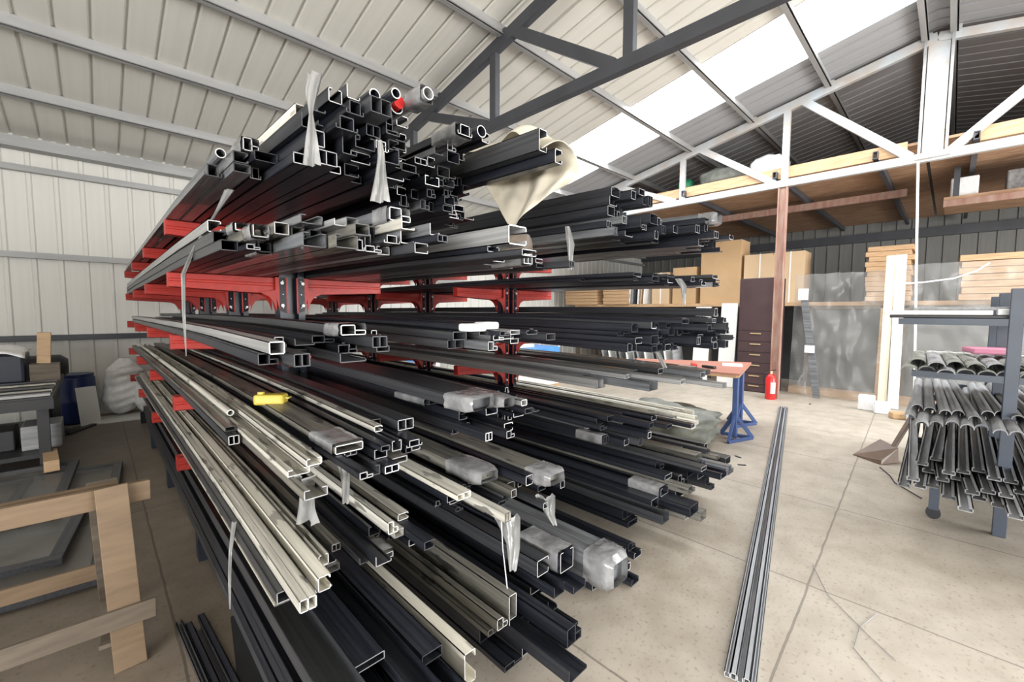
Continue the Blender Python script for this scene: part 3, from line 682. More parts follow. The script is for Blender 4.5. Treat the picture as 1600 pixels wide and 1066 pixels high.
strip([(.43, 2.15, 2.16), (.40, 2.25, 2.08), (.355, 2.5, 1.95), (.325, 2.65, 1.83), (.322, 2.68, 1.65), (.325, 2.7, 1.42)], [.04, .02, .025, .03, .02, .004], 'long twisted film ribbon drooping across the left ends of two tiers')
strip([(.37, 2.0, .79), (.345, 1.95, .70), (.335, 1.93, .58), (.33, 1.92, .48)], [.02, .02, .015, .004], 'thin film ribbon hanging beside the white profiles at lower left')
strip([(.46, 1.42, 1.12), (.462, 1.41, 1.05), (.465, 1.41, .97)], [.07, .065, .07], 'grey film flap below the fourth tier, left of its neighbour')
strip([(.59, 1.43, 1.13), (.592, 1.42, 1.05), (.59, 1.42, .99)], [.05, .035, .02], 'grey film flap below the fourth tier, right of its neighbour')
strip([(1.3, 1.36, .72), (1.28, 1.30, .62), (1.26, 1.28, .52)], [.12, .06, .03], 'ragged film scrap dangling under the fifth tier bundles')
strip([(1.56, 1.36, .74), (1.56, 1.33, .66), (1.58, 1.31, .60)], [.10, .05, .02], 'ragged film scrap under the right end of the fifth tier')
strip([(2.2, 1.75, 2.2), (2.2, 1.72, 2.08), (2.2, 1.72, 1.92)], [.03, .045, .015], 'film ribbon hanging right of the beige cloth')
strip([(3.1, 1.42, 1.90), (3.1, 1.38, 1.84), (3.1, 1.37, 1.70)], [.05, .04, .015], 'film ribbon hanging below the second tier of the far rack')
strip([(2.85, 1.5, 1.41), (2.87, 1.45, 1.36), (2.93, 1.42, 1.25)], [.06, .035, .03], 'film ribbon hanging below the third tier of the far rack')
s = MB(); s.tube([(1.26, 1.36, .78), (1.255, 1.34, .6), (1.25, 1.3, .4), (1.22, 1.26, .30)], .0022, 5)
tag(s.build('string', M_PAPER), 'thin pale string hanging down from the fifth tier bundles', 'string')
# beige cloth
s = MB()
def clothf(u, v):
    L0 = Vector((1.88, 2.30, 2.66)); L1 = Vector((1.93, 1.50, 2.53)); bot = Vector((1.80, 1.86, 2.13))
    top = L0.lerp(L1, u) + Vector((0, 0, .03*math.sin(u*math.pi) + .085*math.exp(-((u-.74)/.13)**2) + .03*math.exp(-((u-.12)/.1)**2)))
    if u < .55: e = L0.lerp(bot, (u/.55)**.85)
    else: e = bot.lerp(L1+Vector((0, 0, -.12)), ((u-.55)/.45)**1.15)
    if v < .25:
        q = 1-v/.25; p = top + Vector((-.22*q, .03*q, .05*math.sin(q*math.pi)-.03*q))
    else:
        q = (v-.25)/.75; p = top.lerp(e, q); p = p + Vector((.05*math.sin(q*math.pi), 0, 0))
    f = (.05*math.sin(u*11+v*3)+.022*math.sin(u*27+v*5+1))*min(1, v*1.3)+.02*noise.noise(Vector((u*6, v*6, 0)))
    return p + Vector((f, f*.7, 0))
s.grid(clothf, 64, 36)
tag(s.build('dust_cloth', M_CLOTH, smooth=True, solid=.003), 'beige cloth draped over the bar ends, hanging to a point', 'cloth')
s = MB(); s.tube([(1.55, 2.0, 2.00), (1.70, 1.62, 2.0)], .07, 14)
tag(s.build('paper_roll', M_BOARD, smooth=True), 'brown paper wrap around bars below the beige cloth', 'paper wrap')
# yellow box on the fourth tier
yb = empty('tape_case', (.60, 2.30, 1.195), 'small yellow plastic tape case lying on the fourth tier bars', 'tool', rz=R(-38))
boxmb(-.07, .07, -.035, .035, 0, .052).build('case', M_YEL, yb, bevel=.012)
b = MB(); b.tube([(-.045, 0, .04), (-.045, 0, .062)], .016, 10); b.build('button', M_YEL, yb); boxmb(.07, .09, -.015, .015, .03, .036).build('hook', M_YEL, yb)

# ---------------------------------------------------------------- floor bars in the aisles
def line_bundle(a, b, wd, n, cols, h, label, group, name='aluminium_profile'):
    a, b = Vector(a), Vector(b); d = (b-a); L = d.length; ang = math.atan2(-d.x, d.y); k = 0
    dd = d.normalized(); side = Vector((dd.y, -dd.x, 0))
    for i in range(n):
        off = (i-(n-1)/2)*wd; c = cols[i % len(cols)]
        s = bar_mesh(['channel', 'box', 'flat', 'side channel'][i % 4], wd*.93, h*(1 if i % 2 else .8), 0, L-(i*37 % 5)*.03, .0035, 0)
        o = s.build(name, [BM[c], M_CUT], loc=tuple(a+side*off+Vector((0, 0, .001))), rot=(0, 0, ang), fixn=False)
        tag(o, label % ordw(i), 'metal bar', group)
line_bundle((1.99, .575, 0), (7.53, 1.745, 0), .026, 5, ['bright', 'bright', 'grey', 'bright', 'bright'], .03, 'long silvery-grey profile lying on the open floor, %s from the left', 'profiles lying on the open floor')
line_bundle((.36, 1.5, 0), (.29, 2.75, 0), .03, 4, ['charcoal', 'black'], .03, 'short dark profile on the floor by the near rack, %s from the left', 'dark profiles on the floor at lower left')
tag(boxmb(-.14, .14, -.5, .35, 0, .012).build('metal_plate', M_DKST, loc=(.54, 2.25, .001), rot=(0, 0, R(-8))), 'dark flat plate lying on the floor under the near rack', 'plate')

# ---------------------------------------------------------------- left side: sawhorse, frames, bench, drum, sacks
sw = empty('sawhorse', (-.45, 2.85, 0), 'raw pine sawhorse standing in the left foreground', 'sawhorse')
# main top rail: a plank on edge, near leg planks splayed
beammb((-.75, -.12, .79), (.61, -.12, .77), .03, .095).build('top_rail', M_WOODO, sw, bevel=.003)
beammb((-.75, .02, .76), (.5, .02, .76), .03, .08).build('top_rail', M_WOODO, sw, bevel=.003)
def leg(p0, p1, m=M_WOODO): beammb(p0, p1, .115, .03, up=(0, 1, 0)).build('leg', m, sw, bevel=.003)
leg((.47, -.15, .83), (.50, -.27, 0)); leg((.44, .06, .80), (.46, .30, 0), M_BOARD); leg((-.62, -.15, .83), (-.66, -.27, 0)); leg((-.62, .06, .8), (-.66, .30, 0), M_BOARD)
beammb((-.8, -.255, .27), (.60, -.255, .235), .02, .09).build('stretcher', M_BOARD, sw, bevel=.003)
beammb((-.7, .24, .30), (.44, .24, .27), .02, .08).build('stretcher', M_WOODO, sw, bevel=.003)
beammb((.44, -.24, .12), (.5, .28, .12), .09, .02).build('end_stretcher', M_BOARD, sw, bevel=.003)
# lying window frames behind the sawhorse
def wframe(loc, w, h, rz, z, label, tilt=0, m=None):
    t = empty('window_frame', (loc[0], loc[1], z), label, 'window frame', 'window frames stacked on the floor', rz=R(rz)); t.rotation_euler.x = R(tilt)
    m = m or BM['charcoal']
    for nm, a in (('rail', (0, w, 0, .07)), ('rail', (0, w, h-.07, h)), ('stile', (0, .07, .07, h-.07)), ('stile', (w-.07, w, .07, h-.07)), ('mullion', (w/2-.03, w/2+.03, .07, h-.07))):
        b = MB(); b.box(a[0], a[1], a[2], a[3], 0, .045); b.build(nm, m, t, bevel=.003)
    b = MB(); b.grid(lambda u, v: (.07+u*(w-.14), .07+v*(h-.14), .03+.012*noise.noise(Vector((u*7, v*7, w)))), 14, 14); b.build('film_cover', M_FILMT, t, smooth=True)
    return t
wframe((-1.35, 3.55), 1.32, 2.6, -4, .02, 'lowest dark window frame lying flat behind the sawhorse')
wframe((-1.5, 3.95), 1.3, 1.25, -7, .07, 'film-covered dark window frame lying on a larger one')
wframe((-1.45, 4.6), 1.2, 1.5, -3, .12, 'topmost dark window frame lying by the workbench')
tag(boxmb(-.05, .05, -.25, .25, 0, .10).build('timber_block', M_WOOD, loc=(-.36, 5.95, .17), rot=(0, 0, R(4))), 'short timber block lying on the frames by the workbench', 'timber')
# workbench
wb = empty('workbench', (-1.0, 7.0, 0), 'dark steel workbench against the left edge, piled with strips', 'workbench')
boxmb(-.9, .68, -.95, 1.1, .76, .82).build('bench_top', M_DKST, wb, bevel=.005)
for sx, sy in ((.6, -.88), (.6, 1.0), (-.8, -.88), (-.8, 1.0)):
    boxmb(sx-.04, sx+.04, sy-.04, sy+.04, 0, .76).build('leg', M_DKST, wb)
boxmb(-.85, .62, -.9, 1.05, .22, .26).build('lower_shelf', M_DKST, wb); boxmb(-.9, .68, -.97, -.93, .70, .80).build('front_apron', M_DKST, wb)
for i in range(9):
    c = ['silver', 'charcoal', 'white', 'black', 'taupe', 'charcoal', 'cream', 'black', 'grey'][i]
    y = 6.08+i*.13; b = bar_mesh('box' if i % 2 else 'channel', .05, .03, 0, 1.35+.02*(i*7 % 5), .003, 0)
    tag(b.build('metal_strip', [BM[c], M_CUT], loc=(-.34, y, .822), rot=(0, 0, R(90+(i % 3)*1.5)), fixn=False), '%s strip lying on the workbench, %s from its front edge' % (CN[c], ordw(i)), 'metal strip', 'strips on the workbench')
for i in range(5):
    b = boxmb(-.14, .14, -.2, .2, 0, .2+.04*(i % 3))
    tag(b.build('storage_crate', [M_DKST, M_DRUM, M_BOARD, M_DKST, M_OFFG][i], loc=(-1.75+i*.33, 6.5+.1*(i % 2), .262), bevel=.01), 'dark crate on the shelf under the workbench, %s from left' % ordw(i), 'crate', 'crates under the workbench')
mc = empty('covered_machine', (-.95, 7.6, .821), 'dark machine under a grey dust sheet on the workbench', 'machine')
boxmb(-.6, .36, -.3, .3, 0, .34).build('body', M_NAVY, mc, bevel=.03)
b = MB(); b.grid(lambda u, v: (-.65+u*1.02, -.36+v*.74, .40+.05*noise.noise(Vector((u*4, v*4, 2)))-.16*max(0, .2-v)*2-.10*max(0, u-.85)*3), 24, 18); b.build('dust_sheet', M_BAG, mc, smooth=True, solid=.006)
tag(boxmb(-.055, .055, -.05, .05, 0, .36).build('timber_block', M_WOOD, loc=(-.45, 7.45, 1.03), rot=(0, R(3), 0)), 'upright pine offcut standing on the workbench', 'timber')
tag(boxmb(-.12, .12, -.09, .09, 0, .205).build('carton', M_BOARD, loc=(-.44, 7.42, .822)), 'small grey-brown carton under the upright pine offcut', 'carton')
mt = empty('bench_grinder', (-.50, 8.3, 0), 'dark pedestal machine standing behind the workbench', 'machine')
b = MB(); b.tube([(0, 0, 0), (0, 0, .04), (0, 0, .05), (0, 0, .7)], .1, 12, rs=[.2, .2, .09, .08]); b.build('pedestal', M_DKST, mt)
b = MB(); b.tube([(-.22, 0, .9), (-.15, 0, .9), (.15, 0, .9), (.22, 0, .9)], .1, 14, rs=[.10, .16, .16, .10]); b.build('housing', M_DKST, mt, smooth=True)
boxmb(-.1, .1, -.1, .1, .66, .8).build('bracket', M_DKST, mt)
dr = empty('drum', (-.25, 8.95, 0), 'blue plastic drum standing against the white wall', 'drum')
b = MB(); b.tube([(0, 0, 0), (0, 0, .05), (0, 0, .3), (0, 0, .33), (0, 0, .36), (0, 0, .66), (0, 0, .7)], .2, 20, rs=[.2, .22, .225, .235, .225, .22, .19]); b.build('body', M_DRUM, dr, smooth=True)
b = MB(); b.tube([(0, 0, .69), (0, 0, .72)], .21, 20); b.build('lid', M_DRUM, dr)
tag(boxmb(-.11, .11, -.01, .01, 0, .55).build('white_board', M_WHITE, loc=(-.10, 8.62, .002), rot=(R(-12), 0, R(20))), 'white panel leaning in front of the blue drum', 'panel')
def sack(name, c, r, h, seed, label, lean=0):
    s = MB()
    def fn(u, v):
        th = u*2*math.pi
        k = math.sin(min(1, v*3.2)*math.pi/2)**.6 * (1-.25*v) * (1 if v < .8 else max(.28, 1-(v-.8)*3.4))
        f = 1+.10*noise.noise(Vector((math.cos(th)*1.6, math.sin(th)*1.6, v*3+seed)))+.085*math.sin(v*44+math.sin(th*2)*2+noise.noise(Vector((th, v*4, 1)))*2)*max(0, math.cos(th+1.0))+.08*noise.noise(Vector((math.cos(th)*5, math.sin(th)*5, v*9)))
        return Vector((math.cos(th)*r*k*f + lean*v*h, math.sin(th)*r*.8*k*f, v*h))
    s.grid(fn, 48, 90)
    return tag(s.build(name, M_BAG, loc=c, smooth=True), label, 'sack', 'white sacks at the foot of the white wall')
sack('sack', (.24, 9.02, .03), .27, .88, 3, 'tall crumpled white sack leaning against the white wall', .08)
sack('sack', (.56, 8.85, .03), .18, .62, 8, 'smaller white sack half hidden behind the near rack', .0)
tag(boxmb(-.35, .45, -.22, .3, 0, .02).build('white_board', M_WHITE, loc=(.2, 8.75, .001), rot=(0, 0, R(-6))), 'white board lying flat on the floor before the sacks', 'board')
for i in range(6):
    a = R(50*i); b = MB(); b.tube([(0, 0, 0), (.5, 0, .0)], .03, 8)
for i, (x, y, l, rz) in enumerate(((-.35, 8.1, .7, 70), (-.5, 7.95, .6, 95), (-.2, 8.3, .5, 60))):
    tag(boxmb(-l/2, l/2, -.035, .035, 0, .03).build('metal_offcut', M_DKST, loc=(x, y, .001+.031*(i == 9)), rot=(0, 0, R(rz))), 'dark offcut on the floor near the blue drum, %s from left' % ordw([1, 0, 2][i]), 'offcut', 'dark offcuts near the blue drum')

# ---------------------------------------------------------------- right: storage rack with cartons and timber
sr = empty('storage_rack', (11.5, 3.0, 0), 'long timber shelf rack behind the plastic sheets, loaded with cartons', 'storage rack')
boxmb(-.5, .9, -5.0, 5.4, 1.80, 1.88).build('shelf_board', M_WOODY, sr, bevel=.004)
for yy in (-4.9, -2.6, -.9, 1.2, 3.3, 5.3):
    for xx in (-.46, .8): boxmb(xx-.045, xx+.045, yy-.045, yy+.045, 0, 1.8).build('post', M_BOARD, sr)
boxmb(.82, .86, -5, 5.4, 0, 1.8).build('back_board', M_DKST, sr)
def carton(name, x, y, z, dx, dy, dz, m, label, straps=(), rz=0, group='cartons on the long shelf'):
    t = empty(name, (x, y, z), label, 'carton', group, rz=R(rz))
    boxmb(-dx/2, dx/2, -dy/2, dy/2, 0, dz).build('box_body', m, t, bevel=.006)
    boxmb(-dx/2-.002, dx/2+.002, -.003, .003, dz*.96, dz+.002).build('flap_seam', M_BOARD, t)
    for q in straps: boxmb(-dx/2-.004, dx/2+.004, q*dy-.014, q*dy+.014, -.0, dz+.004).build('strap', M_STRAP, t)
    return t
carton('carton', 11.45, 4.05, 1.882, .6, .95, 1.52, M_CARD, 'tall brown carton standing on the shelf left of the strapped one')
carton('carton', 11.45, 2.9, 1.882, .6, 1.22, 1.13, M_CARD2, 'long pale carton with two white straps on the shelf', (-.28, .22))
carton('carton', 11.45, 4.95, 1.882, .6, .62, .95, M_CARD, 'small brown carton left of the tall carton')
carton('carton', 11.45, 5.6, 1.882, .6, .5, .85, M_CARD2, 'pale carton with one strap left of the small brown carton', (0,))
def plank_stack(x, y, z, n, dx, dy, th, label, m=M_WOODY, group=None, gap=.0, r=rnd):
    for i in range(n):
        jx, jy = r.uniform(-.02, .02), r.uniform(-.03, .03)
        tag(boxmb(-dx/2, dx/2, -dy/2, dy/2, 0, th).build('timber_board', m, loc=(x+jx, y+jy, z+i*(th+gap)+.001), rot=(0, 0, R(r.uniform(-1, 1))), bevel=.006), label % ordw(i), 'timber board', group)
plank_stack(11.35, .88, 1.881, 11, .9, .66, .092, 'thick pale board in the narrow stack behind the white plank, %s from the bottom', group='boards in the narrow stack', gap=.004)
plank_stack(11.4, -.95, 1.881, 7, 1.0, 1.75, .105, 'wide pale board in the broad stack at far right, %s from the bottom', group='boards in the broad stack', gap=.008)
plank_stack(11.4, 6.9, 1.881, 9, .9, .85, .09, 'short pale board in the stack seen between the bars, %s from the bottom', group='boards in the stack left of the cartons', gap=.006)
plank_stack(11.4, 8.15, 1.881, 6, .9, 1.2, .09, 'pale board in the leftmost stack, seen above the far rack, %s from the bottom', group='boards in the leftmost stack', gap=.006)
for i in range(6):
    tag(boxmb(-.3, .3, -.018, .018, 0, .8+.03*(i % 3)).build('leaning_board', [M_WHITE, M_WOODY, M_WHITE, M_DKST, M_OFFG, M_WHITE][i], loc=(11.3, 6.02+i*.09, 1.883), rot=(R(3), 0, 0)), 'thin panel standing on the shelf left of the cartons, %s from right' % ordw(i), 'panel', 'thin panels standing on the shelf')
# dark coated glass packs wrapped in film, on a timber sill
for i, (y0, y1, x, t) in enumerate(((.95, 2.05, 10.62, 0), (-.5, .55, 10.66, 0), (-1.9, -.6, 10.7, 0))):
    g = empty('glass_pack', (x, (y0+y1)/2, .12), ['dark glass pack leaning under the shelf, right of the cabinet', 'dark glass pack leaning right of the tall white plank', 'dark glass pack leaning behind the offcut rack'][i], 'glass', 'dark glass packs under the shelf'); g.rotation_euler = (0, R(8), 0)
    h = 1.62; w2 = (y1-y0)/2
    boxmb(0, .03, -w2, w2, 0, h).build('pane', M_GLASS, g)
    boxmb(-.02, .05, -w2-.07, -w2, 0, h+.02).build('side_batten', M_WOODY, g); boxmb(-.02, .05, w2, w2+.07, 0, h+.02).build('side_batten', M_BOARD, g)
    boxmb(-.02, .05, -w2, w2, h, h+.07).build('top_batten', M_BOARD, g)
tag(beammb((10.42, -2.2, .06), (10.5, 2.3, .06), .35, .12).build('timber_sill', M_WOODY), 'pale timber sill on the floor under the glass packs', 'timber')
def bigfilm(y0, y1, z0, z1, x0, label, seed):
    s = MB()
    def fn(u, v):
        n = noise.noise(Vector((u*5+seed, v*5, 0)))*.05 + noise.noise(Vector((u*13, v*9+seed, 3)))*.02
        return (x0+.25*v*.6+n, y0+(y1-y0)*u, z0+(z1-z0)*v+.02*noise.noise(Vector((u*8, seed, v))))
    s.grid(fn, 60, 60)
    return tag(s.build('plastic_sheet', M_FILMT, smooth=True), label, 'plastic sheet', 'clear plastic sheets hung before the shelf')
bigfilm(2.25, .72, .03, 2.42, 10.12, 'clear plastic sheet hung between the dark cabinet and the white plank', 1)
bigfilm(.66, -1.6, .03, 2.50, 10.15, 'clear plastic sheet hung right of the tall white plank', 6)
s = MB(); s.tube([(9.84, .62, 2.15), (10.0, .35, 2.17), (10.06, .0, 2.22), (10.08, -.25, 2.33), (10.14, -.38, 2.45)], .012, 6)
tag(s.build('cable', M_WHITE), 'white cable curving across the plastic sheet right of the plank', 'cable')
# leaning steel strap in front of the film
s = MB(); s.prism([(10.0, 2.12, 2.0), (10.0, 1.99, 2.0), (10.0, 1.98, 1.97), (10.0, 2.11, 1.97)], [(10.02, 2.12, 2.0), (10.02, 1.99, 2.0), (10.02, 1.98, 1.97), (10.02, 2.11, 1.97)])
s = beammb((9.98, 2.05, 2.1), (9.9, 1.73, .02), .12, .02, up=(1, 0, 0))
st = s.build('steel_strip', BM['grey']); tag(st, 'grey metal strip leaning on the plastic sheet beside the column', 'metal strip')
boxmb(9.87, 9.895, 1.80, 1.96, .88, 1.02).build('paper_tag', M_PAPER, st)
boxmb(9.94, 9.97, 1.96, 2.12, 1.9, 2.12).build('card_clip', M_PAPER, st)
# tall white planks
wp = beammb((9.75, .62, .01), (9.86, .64, 2.64), .03, .14, up=(0, 1, 0)); tag(wp.build('tall_plank', M_WHITE, bevel=.004), 'tall white plank leaning upright, the right-hand of the pair', 'plank', 'tall white planks')
wp = beammb((9.78, .77, .01), (9.88, .77, 2.64), .03, .12, up=(0, 1, 0)); tag(wp.build('tall_plank', mat('cream_plank', (.74, .68, .52), .5), bevel=.004), 'tall cream plank leaning upright, the left-hand of the pair', 'plank', 'tall white planks')
# cabinet with drawers
cb = empty('drawer_cabinet', (9.76, 2.46, 0), 'tall dark brown drawer cabinet beside the rust column', 'cabinet')
boxmb(.02, .6, -.02, .68, 0, 2.36).build('body', M_BROWN, cb, bevel=.006)
boxmb(0, .02, 0, .66, 1.28, 2.34).build('upper_door', M_BROWN, cb, bevel=.003)
for i, z in enumerate((1.06, .84, .62, .40, .18, .02)):
    d = boxmb(0, .02, 0, .66, z, z+.205 if i < 5 else .165).build('drawer', M_BROWN, cb, bevel=.004)
    b = MB(); zz = z+.15 if i < 5 else .12; b.box(-.018, 0, .24, .44, zz, zz+.022); b.build('pull', M_BRASS, d, bevel=.004)
# fire extinguisher
fe = empty('fire_extinguisher', (9.2, 2.34, 0), 'red fire extinguisher standing at the foot of the cabinet', 'fire extinguisher')
b = MB(); b.tube([(0, 0, 0), (0, 0, .01), (0, 0, .40), (0, 0, .46), (0, 0, .49)], .09, 20, rs=[.085, .09, .09, .06, .03]); b.build('cylinder', M_EXT, fe, smooth=True)
b = MB(); b.tube([(0, 0, .48), (0, 0, .54)], .022, 10); b.build('valve', M_BRASS, fe)
b = MB(); b.beam((0, -.08, .57), (0, .03, .54), .02, .012); b.build('handle', M_BLK, fe)
b = MB(); b.tube([(0, .02, .52), (-.03, .1, .5), (-.04, .115, .35), (-.04, .10, .15)], .009, 6); b.build('hose', M_BLK, fe)
b = MB()
for k in range(6): a0 = R(195+k*9); a1 = R(204+k*9); b.prism([(.092*math.cos(a0), .092*math.sin(a0), .12), (.092*math.cos(a1), .092*math.sin(a1), .12), (.092*math.cos(a1), .092*math.sin(a1), .33), (.092*math.cos(a0), .092*math.sin(a0), .33)], [(.0915*math.cos(a0), .0915*math.sin(a0), .12), (.0915*math.cos(a1), .0915*math.sin(a1), .12), (.0915*math.cos(a1), .0915*math.sin(a1), .33), (.0915*math.cos(a0), .0915*math.sin(a0), .33)])
b.build('label_patch', M_PAPER, fe)
# white boards leaning left of the cabinet
for i, (x, y, h, lb) in enumerate(((9.9, 3.98, 1.78, 'left-hand white board leaning between the racks and the cabinet'), (10.0, 3.45, 1.86, 'right-hand white board leaning beside the dark cabinet'))):
    tag(boxmb(-.02, .02, -.17, .17, 0, h).build('white_board', M_WHITE, loc=(x, y, .005), rot=(0, R(5), 0)), lb, 'board', 'white boards leaning by the cabinet')
# grey frames standing under the shelf, seen behind the table
for i in range(12):
    c = [M_OFFG, M_WHITE, M_OFFD, BM['silver'], M_WHITE, M_OFFG][i % 6]
    tag(boxmb(-.35, .35, -.012, .012, 0, .95-.04*(i % 4)).build('leaning_board', c, loc=(9.9, 4.4+i*.17, .005), rot=(R(-8-(i % 3)*3), 0, R(8))), 'narrow panel standing on edge behind the red table, %s from right' % ordw(i), 'panel', 'panels standing behind the red table')
# white window units and blue wrapped bundle seen between tiers
wu = empty('white_window_unit', (8.4, 6.9, 0), 'white framed window unit standing behind the far rack', 'window unit')
for a in ((0, .06, 0, 1.0), (1.3, 1.36, 0, 1.0), (.65, .71, 0, 1.0)): boxmb(-.03, .03, a[0], a[1], a[2], a[3]).build('stile', M_WHITE, wu)
for a in ((0, 1.36, 1.0, 1.06), (0, 1.36, 0, .06), (0, 1.36, .6, .64)): boxmb(-.03, .03, a[0], a[1], a[2], a[3]).build('rail', M_WHITE, wu)
boxmb(-.005, .005, .06, 1.3, .06, 1.0).build('pane', M_BAG, wu)
bb = empty('blue_wrapped_stack', (6.3, 6.2, 0), 'stack of boards wrapped in blue and white film behind the far rack', 'wrapped stack')
boxmb(-.7, .7, -.5, .6, 0, .15).build('pallet', M_WOOD, bb); boxmb(-.68, .68, -.48, .58, .15, .80).build('boards', M_PAPER, bb, bevel=.01); boxmb(-.69, .69, -.49, .59, .80, .93).build('blue_film', M_BLUEF, bb, bevel=.02)
boxmb(-.3, .2, -.2, .3, .93, .98).build('film_patch', M_PAPER, bb)
bb = empty('blue_wrapped_stack', (4.6, 7.9, 0), 'second film-wrapped stack by the white wall, seen through the racks', 'wrapped stack')
boxmb(-.5, .6, -.4, .5, 0, .6).build('boards', M_PAPER, bb, bevel=.01); boxmb(-.51, .61, -.41, .51, .6, .75).build('blue_film', M_BLUEF, bb, bevel=.02)
# red topped table on blue stand
tb = empty('red_topped_table', (6.0, 1.9, 0), 'table with faded red board top on a blue steel trestle', 'table')
s = MB(); P4 = [(-.24, -.09), (1.25, .22), (.45, 1.75), (-.33, 1.15)]
s.prism([(x, y, .86) for x, y in P4], [(x, y, .882) for x, y in P4]); s.build('red_board', M_REDTOP, tb)
b = MB(); b.beam((-.2, -.04, .84), (1.25, .27, .84), .05, .035); b.beam((-.2, -.04, .84), (-.25, 1.1, .84), .05, .035); b.build('top_frame', M_WOODY, tb)
def blueleg(x, y):
    beammb((x, y, .02), (x, y, .82), .06, .06).build('leg', M_BLUE, tb, bevel=.004)
    b = MB()
    for dx, dy in ((-.27, -.02), (.16, -.17), (.1, .2)):
        b.beam((x+dx, y+dy, .02), (x, y, .33), .03, .045)
    b.beam((x-.27, y-.02, .022), (x+.16, y-.17, .022), .03, .04); b.beam((x+.16, y-.17, .022), (x+.1, y+.2, .022), .03, .04)
    b.build('tripod_brace', M_BLUE, tb)
blueleg(-.08, -.0); blueleg(.76, .2)
s = boxmb(-.18, .15, -.13, .13, 0, .012); tag(s.build('paper_note', M_PAPER, loc=(6.65, 2.2, .884), rot=(0, 0, R(20))), 'crumpled white paper lying on the red table', 'paper')
for i, (x, y, l, m) in enumerate(((6.15, 2.55, .22, M_EXT), (6.05, 2.3, .2, M_BLK))):
    tag(boxmb(-l/2, l/2, -.03, .03, 0, .035).build('hand_tool', m, loc=(x, y, .884), rot=(0, 0, R(30+i*40)), bevel=.008), ['red', 'black'][i] + ' hand tool lying on the red table', 'tool', 'tools on the red table')
# tarpaulin bundle on the floor
blob('tarpaulin_bundle', M_TARP, (5.35, 2.55, 0), (.45, .62, .22), 4, 'long grey-green tarpaulin bundle on the floor beyond the far rack', 'tarpaulin', amp=.28, fr=1.7, nu=60, nv=36)
# foam blocks and rubbish
for i, (x, y, dx, dy, dz, m, lb, nm) in enumerate(((9.35, .93, .14, .22, .26, M_FOAM, 'white foam block on the floor left of the white plank', 'foam_block'), (9.2, .72, .14, .2, .2, M_FOAM, 'smaller white foam block in front of the plank foot', 'foam_block'), (8.95, .5, .16, .2, .1, M_CARD, 'flattened brown carton scrap by the foam blocks', 'carton_scrap'), (8.9, .28, .2, .2, .16, M_BAG, 'crumpled white bag scrap right of the foam blocks', 'bag_scrap'))):
    tag(boxmb(-dx/2, dx/2, -dy/2, dy/2, 0, dz).build(nm, m, loc=(x, y, .001), rot=(0, 0, R(12*i)), bevel=.02), lb, 'foam block' if nm == 'foam_block' else 'scrap')
# long handled dustpan
dp = empty('dustpan', (6.25, .50, 0), 'brown long-handled dustpan lying on the floor before the offcut rack', 'dustpan')
s = MB(); Vp = [(.10, .20, .0), (.05, -.16, .0), (-.12, -.02, .0)]
s.prism([(.0, .22, .004), (-.20, -.05, .004), (.02, -.18, .004), (.22, .02, .004)], [(.0, .215, .012), (-.18, -.05, .05), (.03, -.17, .17), (.19, .0, .20)]); s.build('pan', M_SHOVEL, dp, bevel=.004)
b = MB(); b.beam((.06, -.12, .14), (.30, -.30, .62), .045, .035); b.build('handle', M_SHOVEL, dp, bevel=.004)
s = MB(); s.tube([(5.95, .45, .005), (5.7, .35, .005), (5.5, .30, .005), (5.2, .1, .005)], .006, 5); tag(s.build('thin_wire', M_BLK), 'thin dark wire on the floor between the dustpan and the offcut rack', 'wire')
for i, pts in enumerate((((3.3, .55), (3.0, .42), (2.75, .2), (2.65, .1)), ((3.0, .2), (2.8, .25), (2.6, .25), (2.35, .05)))):
    s = MB(); s.tube([(a, b, .004) for a, b in pts], .002, 4); tag(s.build('thin_wire', M_OFFG), 'hair-thin wire curl on the near floor, %s one' % ['upper', 'lower'][i], 'wire', 'wire curls on the near floor')
for i, (x, y) in enumerate(((9.2, 1.7), (5.2, 1.62), (4.95, 1.5), (8.5, 1.9))):
    tag(boxmb(-.04, .04, -.012, .012, 0, .006).build('debris_chip', M_DKST, loc=(x, y, .001), rot=(0, 0, i*1.1)), 'small dark chip of debris on the open floor, %s' % ['near the extinguisher', 'right of the far rack', 'nearest the far rack', 'beyond the blue trestle'][i], 'debris')

# ---------------------------------------------------------------- offcut rack at the right edge
orr = empty('offcut_rack', (4.9, -.6, 0), 'steel shelf rack of short offcuts at the right edge of the photo', 'rack')
M_ORK = mat('slate_rack_steel', (.055, .07, .10), .45, 0, 4, .2)
for x in (-.15, .95, 2.05):
    for y in (.27, -1.1):
        boxmb(x-.035, x+.035, y-.035, y+.035, 0, 1.83).build('post', M_ORK, orr, bevel=.003)
    boxmb(x-.03, x+.03, -1.1, .27, 1.78, 1.83).build('top_rail', M_BLUE, orr)
for z in (.36, .80, 1.14, 1.56):
    for x in (-.15, .35, .95, 2.05): boxmb(x-.025, x+.025, -1.15, .80 if z < 1.5 else .9, z, z+.05).build('shelf_beam', M_ORK, orr)
boxmb(-.22, 1.0, .70, .82, .30, .36).build('yellow_edge', M_YEL, orr, bevel=.004)
for x in (-.12, .9):
    b = MB(); b.tube([(x-.02, .62, .045), (x+.02, .62, .045)], .045, 14); b.build('castor', M_BLK, orr); boxmb(x-.04, x+.04, .59, .65, .08, .30).build('castor_fork', M_ORK, orr)
r5 = random.Random(5)
